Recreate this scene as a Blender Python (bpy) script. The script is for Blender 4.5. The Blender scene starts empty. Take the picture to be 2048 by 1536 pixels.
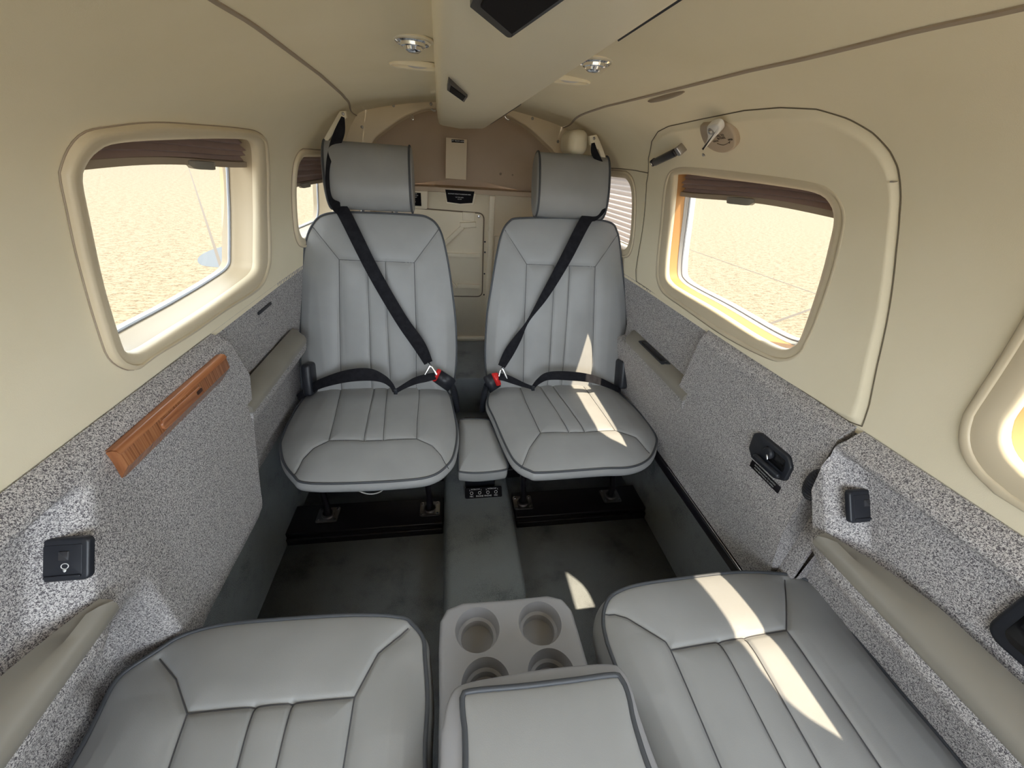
import bpy, bmesh, math, random
import numpy as np
from mathutils import Vector, Matrix
SC = bpy.context.scene
COL = SC.collection
random.seed(4)

# ------------------------------------------------------------------ camera
FPX = 778.0
CAM = np.array([-0.095, 0.0, 1.27])
def _rot(pitch, yaw, roll):
    cp, sp, cy, sy = math.cos(pitch), math.sin(pitch), math.cos(yaw), math.sin(yaw)
    f = np.array([sy*cp, cy*cp, -sp]); r = np.array([cy, -sy, 0.0]); u = np.cross(r, f)
    cr, sr = math.cos(roll), math.sin(roll)
    return cr*r+sr*u, -sr*r+cr*u, f
CR, CU, CF = _rot(math.radians(29.8), math.radians(10.262843), math.radians(4.023423))
cd = bpy.data.cameras.new('camera'); cam = bpy.data.objects.new('camera', cd); COL.objects.link(cam)
cd.sensor_width = 36; cd.lens = 36*FPX/2048; cd.clip_start = 0.01; cd.clip_end = 500
cam.matrix_world = Matrix(((CR[0], CU[0], -CF[0], CAM[0]), (CR[1], CU[1], -CF[1], CAM[1]), (CR[2], CU[2], -CF[2], CAM[2]), (0, 0, 0, 1)))
SC.camera = cam

# ------------------------------------------------------------------ light
SC.view_settings.view_transform = 'Standard'; SC.view_settings.look = 'None'
SC.view_settings.gamma = 1.0; SC.view_settings.exposure = 0.42; SC.view_settings.use_curve_mapping = False
w = bpy.data.worlds.new('world'); SC.world = w; w.use_nodes = True
nt = w.node_tree; nt.nodes.clear()
wo = nt.nodes.new('ShaderNodeOutputWorld'); bg = nt.nodes.new('ShaderNodeBackground')
bg.inputs[0].default_value = (0.82, 0.91, 1.0, 1); bg.inputs[1].default_value = 6.6
nt.links.new(bg.outputs[0], wo.inputs[0])
sd = bpy.data.lights.new('sun', 'SUN'); sd.energy = 13; sd.angle = math.radians(0.6); sd.color = (1.0, 0.86, 0.66)
sun = bpy.data.objects.new('sun', sd); COL.objects.link(sun)
sun.rotation_euler = Vector((0.26, -0.456, 1.0)).to_track_quat('Z', 'Y').to_euler()
sun.location = (2, -4, 9)

# ------------------------------------------------------------------ helpers
def ray(px, py):
    return CR*((px-1024)/FPX) + CU*(-(py-768)/FPX) + CF
def at(px, py, ax, v):                      # where the sight line meets the plane coordinate[ax] = v
    d = ray(px, py); return CAM + d*((v-CAM[ax])/d[ax])
def on_plane(px, py, P0, n):
    d = ray(px, py); return CAM + d*(((P0-CAM)@n)/(d@n))

def catmull(P, n=8, closed=False):
    P = [np.array(p, float) for p in P]; N = len(P); out = []
    segs = N if closed else N-1
    for i in range(segs):
        p0 = P[(i-1) % N] if (closed or i > 0) else P[0]
        p1 = P[i]; p2 = P[(i+1) % N]
        p3 = P[(i+2) % N] if (closed or i+2 < N) else P[-1]
        for k in range(n):
            t = k/n
            out.append(0.5*((2*p1)+(-p0+p2)*t+(2*p0-5*p1+4*p2-p3)*t*t+(-p0+3*p1-3*p2+p3)*t**3))
    if not closed: out.append(P[-1])
    return np.array(out)
def resample(P, n, closed=False):
    P = np.array(P, float)
    if closed: P = np.vstack([P, P[:1]])
    L = np.concatenate([[0], np.cumsum(np.linalg.norm(np.diff(P, axis=0), axis=1))])
    s = np.linspace(0, L[-1], n+1)[:-1] if closed else np.linspace(0, L[-1], n)
    return np.stack([np.interp(s, L, P[:, k]) for k in range(P.shape[1])], 1)

TAGS = {}
def tag(o, label=None, cat=None, group=None, kind=None):
    if label: o['label'] = label
    if cat: o['category'] = cat
    if group: o['group'] = group
    if kind: o['kind'] = kind
    return o
BASE = {}
def thing(name, label, cat, loc=(0, 0, 0), group=None, kind=None):
    o = bpy.data.objects.new(name, None); COL.objects.link(o); o.location = loc
    o.empty_display_size = 0.02
    BASE[o.name] = Vector(loc)
    return tag(o, label, cat, group, kind)
def link(name, me, mat, parent=None, label=None, smooth=True):
    if mat is not None: me.materials.append(mat)
    if smooth:
        me.polygons.foreach_set('use_smooth', [True]*len(me.polygons))
    me.update()
    o = bpy.data.objects.new(name, me); COL.objects.link(o)
    if parent is not None:
        o.parent = parent
        if parent.name in BASE: o.matrix_parent_inverse = Matrix.Translation(BASE[parent.name]).inverted()
    if label: o['label'] = label
    return o
def auto_sharp(me, deg=35):
    bm = bmesh.new(); bm.from_mesh(me); c = math.radians(deg)
    for e in bm.edges:
        if len(e.link_faces) == 2 and e.calc_face_angle(0) > c: e.smooth = False
    bm.to_mesh(me); bm.free()
def objbm(name, bm, mat, parent=None, M=None, label=None, smooth=True, sharp=35):
    if M is not None: bmesh.ops.transform(bm, matrix=M, verts=bm.verts)
    bmesh.ops.recalc_face_normals(bm, faces=bm.faces)
    me = bpy.data.meshes.new(name); bm.to_mesh(me); bm.free()
    if smooth and sharp: auto_sharp(me, sharp)
    return link(name, me, mat, parent, label, smooth)
def grid_mesh(P, closed_u=False, closed_v=False, cap0=False, cap1=False):
    """P[i][j] grid of points -> mesh; u = i, v = j"""
    P = np.asarray(P); nu, nv = P.shape[:2]
    f = []
    for i in range(nu if closed_u else nu-1):
        i2 = (i+1) % nu
        for j in range(nv if closed_v else nv-1):
            j2 = (j+1) % nv
            f.append((i*nv+j, i2*nv+j, i2*nv+j2, i*nv+j2))
    v = P.reshape(-1, 3)
    if cap0: f.append(tuple(range(nv)))
    if cap1: f.append(tuple((nu-1)*nv+j for j in reversed(range(nv))))
    return v, f
def mesh_from(name, v, f):
    me = bpy.data.meshes.new(name); me.from_pydata([tuple(map(float, p)) for p in v], [], f); me.update(); return me
def objg(name, P, mat, parent=None, label=None, sharp=None, flip=False, **k):
    v, f = grid_mesh(P, **k); me = mesh_from(name, v, f)
    bm = bmesh.new(); bm.from_mesh(me)
    if k.get('closed_v') or k.get('closed_u'): bmesh.ops.recalc_face_normals(bm, faces=bm.faces)
    if flip: bmesh.ops.reverse_faces(bm, faces=bm.faces)
    bm.to_mesh(me); bm.free()
    if sharp: auto_sharp(me, sharp)
    return link(name, me, mat, parent, label)
def tube_pts(path, r, n=8, closed=False):
    path = np.asarray(path, float); N = len(path); rings = []
    if closed: T = np.roll(path, -1, 0)-np.roll(path, 1, 0)
    else: T = np.gradient(path, axis=0)
    T /= np.linalg.norm(T, axis=1)[:, None]+1e-12
    a = np.array([0, 0, 1.0]) if abs(T[0][2]) < .9 else np.array([1.0, 0, 0])
    nrm = np.cross(T[0], a); nrm /= np.linalg.norm(nrm)
    for i in range(N):
        nrm = nrm - T[i]*(nrm@T[i]); nrm /= np.linalg.norm(nrm)+1e-12
        b = np.cross(T[i], nrm); rr = r[i] if hasattr(r, '__len__') else r
        rings.append([path[i]+rr*(math.cos(q)*nrm+math.sin(q)*b) for q in np.linspace(0, 2*math.pi, n, endpoint=False)])
    return np.array(rings)
def tube(name, path, r, mat, parent=None, n=8, closed=False, label=None):
    return objg(name, tube_pts(path, r, n, closed), mat, parent, label, closed_u=closed, closed_v=True, cap0=not closed, cap1=not closed, sharp=50)
def rbox_bm(sx, sy, sz, bev=0.003, seg=3):
    bm = bmesh.new(); bmesh.ops.create_cube(bm, size=1)
    for v in bm.verts: v.co = Vector((v.co.x*sx, v.co.y*sy, v.co.z*sz))
    if bev: bmesh.ops.bevel(bm, geom=bm.edges[:], offset=bev, segments=seg, profile=0.5, affect='EDGES')
    return bm
def rbox(name, c, s, mat, parent=None, bev=0.003, M=None, label=None, seg=3):
    T = Matrix.Translation(Vector(c))
    if M is not None: T = T @ M
    return objbm(name, rbox_bm(*s, bev=bev, seg=seg), mat, parent, T, label)
def prism_bm(pts, z0, z1, bev=0.0, seg=2):
    bm = bmesh.new(); vs = [bm.verts.new((p[0], p[1], z0)) for p in pts]
    fc = bm.faces.new(vs); r = bmesh.ops.extrude_face_region(bm, geom=[fc])
    for g in r['geom']:
        if isinstance(g, bmesh.types.BMVert): g.co.z = z1
    bmesh.ops.recalc_face_normals(bm, faces=bm.faces)
    if bev:
        es = [e for e in bm.edges if abs(e.verts[0].co.z-z1) < 1e-7 and abs(e.verts[1].co.z-z1) < 1e-7]
        bmesh.ops.bevel(bm, geom=es, offset=bev, segments=seg, profile=0.5, affect='EDGES')
    return bm
def rrect(w, h, r, n=6):
    out = []
    for cx, cy, a0 in ((w/2-r, h/2-r, 0), (-w/2+r, h/2-r, 90), (-w/2+r, -h/2+r, 180), (w/2-r, -h/2+r, 270)):
        for k in range(n+1):
            a = math.radians(a0+90*k/n); out.append((cx+r*math.cos(a), cy+r*math.sin(a)))
    return out
def rpoly(P, r, n=6):
    """polygon with rounded corners (2d)"""
    P = [np.array(p, float) for p in P]; out = []; N = len(P)
    for i in range(N):
        a, b, c = P[i-1], P[i], P[(i+1) % N]
        rr = r[i] if hasattr(r, '__len__') else r
        u = (a-b)/np.linalg.norm(a-b); v = (c-b)/np.linalg.norm(c-b)
        ang = math.acos(max(-1, min(1, u@v))); d = rr/math.tan(ang/2)
        p0, p1 = b+u*d, b+v*d
        for k in range(n+1):
            t = k/n; out.append((1-t)**2*p0+2*t*(1-t)*b+t*t*p1)
    return out
def frame(origin, u, v, n=None):
    u = Vector(u).normalized(); v = Vector(v); n = Vector(n) if n is not None else u.cross(v); n.normalize(); v = n.cross(u)
    o = Vector(origin)
    return Matrix(((u.x, v.x, n.x, o.x), (u.y, v.y, n.y, o.y), (u.z, v.z, n.z, o.z), (0, 0, 0, 1)))
def lathe_bm(prof, n=32):
    bm = bmesh.new(); rings = []
    for r, z in prof:
        if r < 1e-6: rings.append([bm.verts.new((0, 0, z))])
        else: rings.append([bm.verts.new((r*math.cos(2*math.pi*k/n), r*math.sin(2*math.pi*k/n), z)) for k in range(n)])
    for a, b in zip(rings, rings[1:]):
        for k in range(n):
            q = [a[k % len(a)], a[(k+1) % len(a)], b[(k+1) % len(b)], b[k % len(b)]]
            q = list(dict.fromkeys(q))
            if len(q) > 2: bm.faces.new(q)
    return bm
def text(name, s, size, M, mat, parent=None, depth=0.0003):
    cu = bpy.data.curves.new(name, 'FONT'); cu.body = s; cu.size = size; cu.align_x = 'CENTER'; cu.align_y = 'CENTER'; cu.extrude = depth
    cu.resolution_u = 2
    to = bpy.data.objects.new(name+'_tmp', cu); COL.objects.link(to)
    dg = bpy.context.evaluated_depsgraph_get(); me = bpy.data.meshes.new_from_object(to.evaluated_get(dg))
    bpy.data.objects.remove(to); me.transform(M)
    return link(name, me, mat, parent, smooth=False)
def boolean(o, cutters, op='DIFFERENCE'):
    for c in cutters:
        m = o.modifiers.new('b', 'BOOLEAN'); m.object = c; m.operation = op; m.solver = 'EXACT'
    dg = bpy.context.evaluated_depsgraph_get(); me = bpy.data.meshes.new_from_object(o.evaluated_get(dg))
    o.modifiers.clear(); o.data = me; auto_sharp(me, 35)
    for c in cutters: bpy.data.objects.remove(c)
    return o

# ------------------------------------------------------------------ materials
def mat(name, base, rough=0.6, metal=0.0, spec=0.5, build=None):
    m = bpy.data.materials.new(name); m.use_nodes = True; n = m.node_tree
    b = n.nodes['Principled BSDF']
    b.inputs['Base Color'].default_value = (*base, 1); b.inputs['Roughness'].default_value = rough
    b.inputs['Metallic'].default_value = metal; b.inputs['Specular IOR Level'].default_value = spec
    if build: build(n, b)
    return m
def N(n, t, **k):
    x = n.nodes.new(t)
    for a, v in k.items(): setattr(x, a, v)
    return x
def coords(n): return N(n, 'ShaderNodeTexCoord').outputs['Object']
def noise(n, scale, detail=2, rough=.5, dist=0, vec=None):
    t = N(n, 'ShaderNodeTexNoise'); t.inputs['Scale'].default_value = scale; t.inputs['Detail'].default_value = detail
    t.inputs['Roughness'].default_value = rough; t.inputs['Distortion'].default_value = dist
    n.links.new(vec if vec is not None else coords(n), t.inputs['Vector']); return t.outputs['Fac']
def ramp(n, fac, stops):
    r = N(n, 'ShaderNodeValToRGB'); n.links.new(fac, r.inputs['Fac']); e = r.color_ramp.elements
    while len(e) > 1: e.remove(e[-1])
    e[0].position = stops[0][0]; e[0].color = (*stops[0][1], 1)
    for p, c in stops[1:]: x = e.new(p); x.color = (*c, 1)
    return r.outputs['Color']
def bump(n, b, fac, strength=.2, dist=.001):
    x = N(n, 'ShaderNodeBump'); x.inputs['Strength'].default_value = strength; x.inputs['Distance'].default_value = dist
    n.links.new(fac, x.inputs['Height']); n.links.new(x.outputs['Normal'], b.inputs['Normal'])
def varied(c1, c2, sc, bsc, bstr, bdist=.001, detail=3):
    def f(n, b):
        n.links.new(ramp(n, noise(n, sc, detail), [(.3, c1), (.7, c2)]), b.inputs['Base Color'])
        bump(n, b, noise(n, bsc, 3), bstr, bdist)
    return f
LEATHER = mat('grey_leather', (.34, .34, .34), .42, spec=.35, build=varied((.285, .288, .289), (.318, .321, .321), 9, 900, .25, .0006))
LEATHER_SIDE = LEATHER
PIPING = mat('dark_grey_piping', (.055, .06, .07), .5)
SEAM = mat('seam_thread', (.07, .07, .08), .7)
def _speck(n, b):
    mp = N(n, 'ShaderNodeMapping'); mp.inputs['Scale'].default_value = (1, 1, 1); n.links.new(coords(n), mp.inputs['Vector'])
    f = noise(n, 520, 1.0, .5, 1.3, mp.outputs['Vector'])
    c = ramp(n, f, [(.38, (.105, .098, .107)), (.46, (.19, .18, .188)), (.52, (.48, .46, .455)), (.62, (.61, .585, .575))])
    n.links.new(c, b.inputs['Base Color']); bump(n, b, f, .35, .0015)
SPECK = mat('speckled_sidewall_carpet', (.35, .34, .34), .95, spec=.1, build=_speck)
CREAM = mat('cream_headliner', (.66, .58, .41), .8, spec=.2, build=varied((.82, .735, .545), (.86, .775, .59), 5, 700, .2, .0006))
CREAMP = mat('cream_plastic', (.68, .59, .43), .38, spec=.4, build=varied((.82, .745, .575), (.85, .78, .61), 4, 500, .06, .0004))
BULK = mat('tan_bulkhead', (.8, .7, .52), .6, spec=.3, build=varied((.78, .68, .51), (.84, .74, .57), 4, 500, .1, .0005))
TAUPE = mat('taupe_trim', (.36, .29, .22), .7)
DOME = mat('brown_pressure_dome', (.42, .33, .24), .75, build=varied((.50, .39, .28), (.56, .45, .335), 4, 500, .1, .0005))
def _carpet(c1, c2):
    def f(n, b):
        a = noise(n, 700, 2); l = noise(n, 6, 4, .6)
        mx = N(n, 'ShaderNodeMath', operation='ADD'); m2 = N(n, 'ShaderNodeMath', operation='MULTIPLY')
        n.links.new(l, m2.inputs[0]); m2.inputs[1].default_value = 1.1; n.links.new(a, mx.inputs[0]); n.links.new(m2.outputs[0], mx.inputs[1])
        n.links.new(ramp(n, mx.outputs[0], [(.75, c1), (1.25, c2)]), b.inputs['Base Color']); bump(n, b, a, .9, .004)
    return f
CARPET = mat('charcoal_carpet', (.06, .06, .06), 1.0, spec=.05, build=_carpet((.10, .11, .117), (.34, .365, .38)))
CARPET2 = mat('slate_carpet', (.08, .09, .09), 1.0, spec=.05, build=_carpet((.115, .132, .142), (.33, .36, .37)))
BLACK = mat('black_plastic', (.012, .013, .018), .42, build=varied((.010, .012, .018), (.018, .020, .027), 20, 900, .15, .0003))
BLACKM = mat('black_painted_metal', (.012, .011, .016), .35)
PLAC = mat('matt_black_label', (.008, .007, .009), .7, spec=.12)
DIM = mat('grey_lettering', (.30, .30, .30), .7)
GLOSS = mat('glossy_black', (.006, .006, .007), .08)
WEB = mat('black_webbing', (.012, .012, .015), .85, spec=.12, build=varied((.010, .010, .013), (.018, .018, .022), 60, 1200, .4, .0005))
TAN = mat('taupe_armrest_vinyl', (.30, .28, .235), .4, build=varied((.225, .207, .178), (.255, .236, .203), 8, 800, .15, .0004))
CONS = mat('grey_moulded_plastic', (.33, .33, .34), .5, build=varied((.27, .27, .285), (.30, .30, .315), 8, 900, .15, .0003))
CHROME = mat('chrome', (.85, .85, .86), .08, 1.0)
STEEL = mat('brushed_steel', (.42, .40, .39), .3, 1.0)
WHITE = mat('white_plastic', (.75, .73, .70), .35)
WHITET = mat('white_lettering', (.75, .75, .75), .6)
BROWNT = mat('dark_lettering', (.08, .055, .035), .6)
RED = mat('red_button', (.65, .02, .02), .35)
AMBER = mat('amber_foam_seal', (.40, .20, .065), .7)
def _wood(n, b):
    mp = N(n, 'ShaderNodeMapping'); mp.inputs['Scale'].default_value = (40, 330, 6.0); n.links.new(coords(n), mp.inputs['Vector'])
    f = noise(n, 1.0, 3, .6, .15, mp.outputs['Vector'])
    n.links.new(ramp(n, f, [(.25, (.13, .045, .018)), (.5, (.30, .115, .045)), (.75, (.42, .19, .085))]), b.inputs['Base Color'])
WOOD = mat('varnished_mahogany', (.36, .13, .04), .25, build=_wood)
def _woodl(n, b):
    mp = N(n, 'ShaderNodeMapping'); mp.inputs['Scale'].default_value = (120, 6, 120); n.links.new(coords(n), mp.inputs['Vector'])
    f = noise(n, 1.0, 4, .6, .6, mp.outputs['Vector'])
    n.links.new(ramp(n, f, [(.25, (.20, .065, .025)), (.5, (.36, .14, .06)), (.75, (.48, .21, .10))]), b.inputs['Base Color'])
WOODL = mat('varnished_mahogany_lengthwise', (.36, .13, .04), .25, build=_woodl)
MAUVE = mat('mauve_pleated_shade', (.36, .27, .25), .8)
def _trans(n, b):
    tr = N(n, 'ShaderNodeBsdfTranslucent'); tr.inputs[0].default_value = (.60, .53, .49, 1)
    mx = N(n, 'ShaderNodeMixShader'); mx.inputs[0].default_value = .45
    out = [x for x in n.nodes if x.type == 'OUTPUT_MATERIAL'][0]
    n.links.new(b.outputs[0], mx.inputs[1]); n.links.new(tr.outputs[0], mx.inputs[2]); n.links.new(mx.outputs[0], out.inputs[0])
MAUVET = mat('mauve_shade_cloth', (.42, .35, .325), .85, build=_trans)
def _glass(n, b):
    tr = N(n, 'ShaderNodeBsdfTransparent'); tr.inputs[0].default_value = (.62, .61, .58, 1)
    gl = N(n, 'ShaderNodeBsdfGlossy'); gl.inputs['Roughness'].default_value = .02
    mx = N(n, 'ShaderNodeMixShader'); out = [x for x in n.nodes if x.type == 'OUTPUT_MATERIAL'][0]
    mx.inputs[0].default_value = .03; n.links.new(tr.outputs[0], mx.inputs[1]); n.links.new(gl.outputs[0], mx.inputs[2]); n.links.new(mx.outputs[0], out.inputs[0])
GLASS = mat('acrylic_pane', (1, 1, 1), .02, build=_glass)
SEAL = mat('grey_rubber_seal', (.30, .31, .33), .5)
TRIMC = mat('tan_window_trim', (.66, .565, .40), .42, build=varied((.64, .545, .385), (.68, .585, .42), 4, 500, .06, .0004))
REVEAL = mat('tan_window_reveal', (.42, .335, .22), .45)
FRAMEW = mat('white_window_rail', (.55, .53, .50), .45)
def _ground(n, b):
    mp = N(n, 'ShaderNodeMapping'); mp.inputs['Scale'].default_value = (5, 14, 1); mp.inputs['Rotation'].default_value = (0, 0, .15); n.links.new(coords(n), mp.inputs['Vector'])
    a = noise(n, 1.0, 5, .65, 0, mp.outputs['Vector']); g = noise(n, 22, 4, .8)
    m = N(n, 'ShaderNodeMath', operation='ADD'); n.links.new(a, m.inputs[0]); n.links.new(g, m.inputs[1])
    n.links.new(ramp(n, m.outputs[0], [(.78, (.075, .055, .033)), (.95, (.125, .098, .063)), (1.1, (.143, .116, .077)), (1.3, (.165, .137, .095))]), b.inputs['Base Color'])
GROUND = mat('tan_concrete_apron', (.35, .31, .24), .95, spec=.1, build=_ground)
JOINT = mat('concrete_joint', (.07, .055, .04), .9)
PATCH = mat('grey_ground_patch', (.065, .075, .085), .95)

# ------------------------------------------------------------------ hull: cross sections of the cabin lining
PNp = [(.70, 0), (.70, .1), (.70, .3), (.685, .5), (.645, .75), (.62, .93), (.603, 1.08), (.583, 1.18), (.555, 1.265), (.50, 1.335), (.42, 1.378), (.315, 1.405), (.15, 1.425), (0, 1.43)]
PFp = [(.62, 0), (.62, .1), (.62, .3), (.615, .5), (.605, .75), (.592, .93), (.575, 1.08), (.56, 1.18), (.54, 1.262), (.52, 1.318), (.488, 1.372), (.43, 1.418), (.20, 1.462), (0, 1.475)]
PN = catmull(PNp, 30); PF = catmull(PFp, 30)
TT = np.concatenate([[0], np.cumsum(np.linalg.norm(np.diff(PN, axis=0), axis=1))])
def blend(y):
    s = np.clip((np.asarray(y, float)-1.3)/.8, 0, 1); return s*s*(3-2*s)
def S(y, t, side=1, off=0.0):
    """point on the lining; off = distance inwards"""
    def p(y, t):
        w_ = blend(y); x = np.interp(t, TT, PN[:, 0])*(1-w_)+np.interp(t, TT, PF[:, 0])*w_
        z = np.interp(t, TT, PN[:, 1])*(1-w_)+np.interp(t, TT, PF[:, 1])*w_
        return x, z
    x, z = p(y, t)
    if np.any(off):
        x1, z1 = p(y, t+.01); x0, z0 = p(y, t-.01); dx, dz = x1-x0, z1-z0; L = np.hypot(dx, dz)+1e-9
        x = x-off*dz/L; z = z+off*dx/L
    return np.stack([side*x, np.broadcast_to(y, np.shape(x)), z], -1)
def t_of_z(z, y=1.0):
    w_ = float(blend(y)); Z = PN[:, 1]*(1-w_)+PF[:, 1]*w_; return float(np.interp(z, Z, TT))
def hull_t(P):
    """(y,t, signed) nearest param of a point in section plane"""
    w_ = float(blend(P[1])); Q = PN*(1-w_)+PF*w_
    d = np.hypot(Q[:, 0]-abs(P[0]), Q[:, 1]-P[2]); return TT[int(d.argmin())]
def inside(P):
    w_ = float(blend(P[1])); Q = PN*(1-w_)+PF*w_
    a = math.atan2(P[2]-.7, abs(P[0])+1e-9); A = np.arctan2(Q[:, 1]-.7, Q[:, 0]); R = np.hypot(Q[:, 0], Q[:, 1]-.7)
    return math.hypot(P[0], P[2]-.7) < np.interp(a, A, R)
def hit(px, py):
    d = ray(px, py); a, b = .05, 6.0; s = .05
    while s < 6 and inside(CAM+d*s): s += .03
    a, b = s-.03, s
    for _ in range(30):
        m = (a+b)/2
        if inside(CAM+d*m): a = m
        else: b = m
    return CAM+d*a
def hyt(px, py):
    P = hit(px, py); return (P[1], hull_t(P))
Y0, Y1 = -0.70, 2.10

def inpoly(y, t, poly):
    c = False; n = len(poly); j = n-1
    for i in range(n):
        if (poly[i][1] > t) != (poly[j][1] > t) and y < (poly[j][0]-poly[i][0])*(t-poly[i][1])/(poly[j][1]-poly[i][1])+poly[i][0]: c = not c
        j = i
    return c
def angloop(poly, n=200, c=None):
    """closed loop resampled at equal angles around its centre"""
    P = resample(catmull(poly, 6, True), 800, True); c = P.mean(0) if c is None else np.array(c)
    a = np.arctan2(P[:, 1]-c[1], P[:, 0]-c[0]); r = np.hypot(P[:, 0]-c[0], P[:, 1]-c[1]); o = np.argsort(a)
    A = np.concatenate([a[o]-2*math.pi, a[o], a[o]+2*math.pi]); Rr = np.concatenate([r[o]]*3)
    th = np.linspace(-math.pi, math.pi, n, endpoint=False)
    rr = np.interp(th, A, Rr); return np.stack([c[0]+rr*np.cos(th), c[1]+rr*np.sin(th)], 1), c
def wall_sheet(name, side, ta, tb, holes, m, ny=285, nt_=70, parent=None, y0=Y0, y1=Y1, label=None):
    ys = np.linspace(y0, y1, ny); ts = np.linspace(ta, tb, nt_)
    YY, T2 = np.meshgrid(ys, ts, indexing='ij'); P = S(YY, T2, side)
    v, f = grid_mesh(P)
    if holes:
        keep = []
        for q in f:
            i, j = divmod(q[0], nt_); yc = (ys[i]+ys[i+1])/2; tc = (ts[j]+ts[j+1])/2
            if not any(inpoly(yc, tc, h) for h in holes): keep.append(q)
        f = keep
    if side < 0: f = [tuple(reversed(q)) for q in f]
    me = mesh_from(name, v, f); return link(name, me, m, parent, label)

# window outlines in (y, t) on the lining
W1o = [(118,354),(120,330),(137,292),(164,267),(205,253),(308,245),(410,250),(478,255),(513,263),(529,282),(533,337),(535,439),(537,508),(533,542),(513,579),(444,624),(376,668),(308,709),(280,728),(262,737),(238,733),(216,715),(202,685),(164,559),(137,446)]
W1i = [(161,364),(167,332),(191,303),(232,287),(342,279),(444,278),(496,282),(511,303),(513,350),(514,430),(513,510),(509,543),(478,572),(410,617),(342,660),(285,697),(265,706),(245,697),(236,675),(210,590),(182,468)]
W2o = [(1314,536),(1320,470),(1328,387),(1337,350),(1357,331),(1407,331),(1531,346),(1635,360),(1672,379),(1693,404),(1699,437),(1689,495),(1655,606),(1626,677),(1606,710),(1573,722),(1531,714),(1448,669),(1366,615),(1328,586),(1316,561)]
W2i = [(1333,544),(1339,470),(1349,366),(1361,350),(1448,358),(1573,375),(1635,387),(1660,408),(1668,441),(1655,503),(1627,602),(1602,673),(1589,691),(1564,696),(1515,673),(1428,619),(1366,582),(1341,565)]
W1o, W1i, W2o, W2i = [[hyt(*p) for p in W] for W in (W1o, W1i, W2o, W2i)]
def quad_yz(y0, y1, z0, z1, r, ym=1.0, skew=0):
    P = rpoly([(y0, t_of_z(z0, ym)), (y1, t_of_z(z0, ym)), (y1-skew, t_of_z(z1, ym)), (y0+skew, t_of_z(z1, ym))], r, 6)
    return [tuple(p) for p in P]
W3o = quad_yz(1.475, 1.97, .955, 1.262, .09, 1.7); W3i = quad_yz(1.51, 1.935, .985, 1.238, .07, 1.7)
W5o = quad_yz(-.19, .352, .925, 1.285, .10, 1.0); W5i = quad_yz(-.125, .312, .968, 1.245, .07, 1.0)

def window(num, side, Wo, Wi, label, depth=.06, amber=False, dark_gap=True, shrink=.010):
    depth = .046 if side > 0 else depth; lip = .6 if side > 0 else 1
    root = thing('window_%d' % num, label, 'window', tuple(S(np.mean([p[0] for p in Wi]), np.mean([p[1] for p in Wi]), side)), kind='structure')
    A, c = angloop(Wo, 200); B, _ = angloop(Wi, 200, c)
    def ring(k, off):      # k: 0 at outer outline, 1 at the opening, >1 further in
        Q = A+(B-A)*k if k <= 1 else c+(B-c)*(1-(k-1))
        return S(Q[:, 0], Q[:, 1], side, off)
    rows = [ring(0, -.004), ring(0, .006*lip), ring(.04, .0095*lip), ring(.09, .011*lip), ring(.24, .0115*lip), ring(.27, .0095*lip), ring(.29, .0075*lip), ring(.32, .008*lip), ring(.6, .0085*lip), ring(.84, .006*lip), ring(.94, .002), ring(.995, -.005), ring(.998, -.014)]
    tube('trim_joint', ring(-.01, .0012), .0012, TAUPE, root, 6, True)
    objg('window_trim', np.array(rows), TRIMC, root, closed_v=True, sharp=60)
    if amber:
        objg('amber_seal', np.array([ring(1.0, -.010), ring(1.002, -.012), ring(1.008, -.037)]), AMBER, root, 'amber foam seal lining the reveal', closed_v=True)
        objg('window_reveal', np.array([ring(1.006, -.036), ring(1.02, -.037), ring(1.022, -.041), ring(1.036, -.042), ring(1.038, -depth), ring(1.045, -depth-.02)]), FRAMEW, root, closed_v=True)
    else:
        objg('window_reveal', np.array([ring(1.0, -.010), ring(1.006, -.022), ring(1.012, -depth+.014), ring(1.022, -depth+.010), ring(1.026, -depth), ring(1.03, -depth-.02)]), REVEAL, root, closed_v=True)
    rr = ring(1.045 if amber else 1.034, -depth-.002)
    tube('pane_gasket', rr, .0035, SEAL, root, 6, True)
    # pane
    rows = [ring(1.02+.98*k, -depth-.004) for k in np.linspace(0, .98, 10)]
    objg('pane', np.array(rows), GLASS, root, closed_v=True, cap1=True)
    return root, A, B, c, ring

# ------------------------------------------------------------------ shell
T89, T38 = t_of_z(.892), t_of_z(.385)
TSEAM = TT[11*30]
def scaled(P, k):
    P = np.array(P); c = P.mean(0); return [tuple(c+(p-c)*k) for p in P]
holesL = [scaled(W1i, 1.06), scaled(W3i, 1.05)]
holesR = [scaled(W2i, 1.06), scaled(W3i, 1.05), scaled(W5i, 1.06)]
wl = wall_sheet('wall_left', -1, T89-.01, TSEAM, holesL, CREAM); tag(wl, 'cream curved cabin side lining on the left, around two windows', 'wall', kind='structure')
wr = wall_sheet('wall_right', 1, T89-.01, TSEAM, holesR, CREAM); tag(wr, 'cream curved cabin side lining on the right, around the door and windows', 'wall', kind='structure')
for s, wob in ((-1, wl), (1, wr)):
    wall_sheet('lower_lining', s, T38-.01, T89+.002, None, SPECK, 200, 30, wob, label='speckled grey carpet lining below the cream wall')
cl_ = np.array([[S(y, t, sd_) for sd_, t in [(-1, q) for q in np.linspace(TSEAM, TT[-1], 24)]+[(1, q) for q in np.linspace(TT[-1], TSEAM, 24)[1:]]] for y in np.linspace(Y0, Y1, 60)])
ce = objg('ceiling', cl_, CREAM); tag(ce, 'cream cabin headliner along the roof', 'ceiling', kind='structure')
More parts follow.
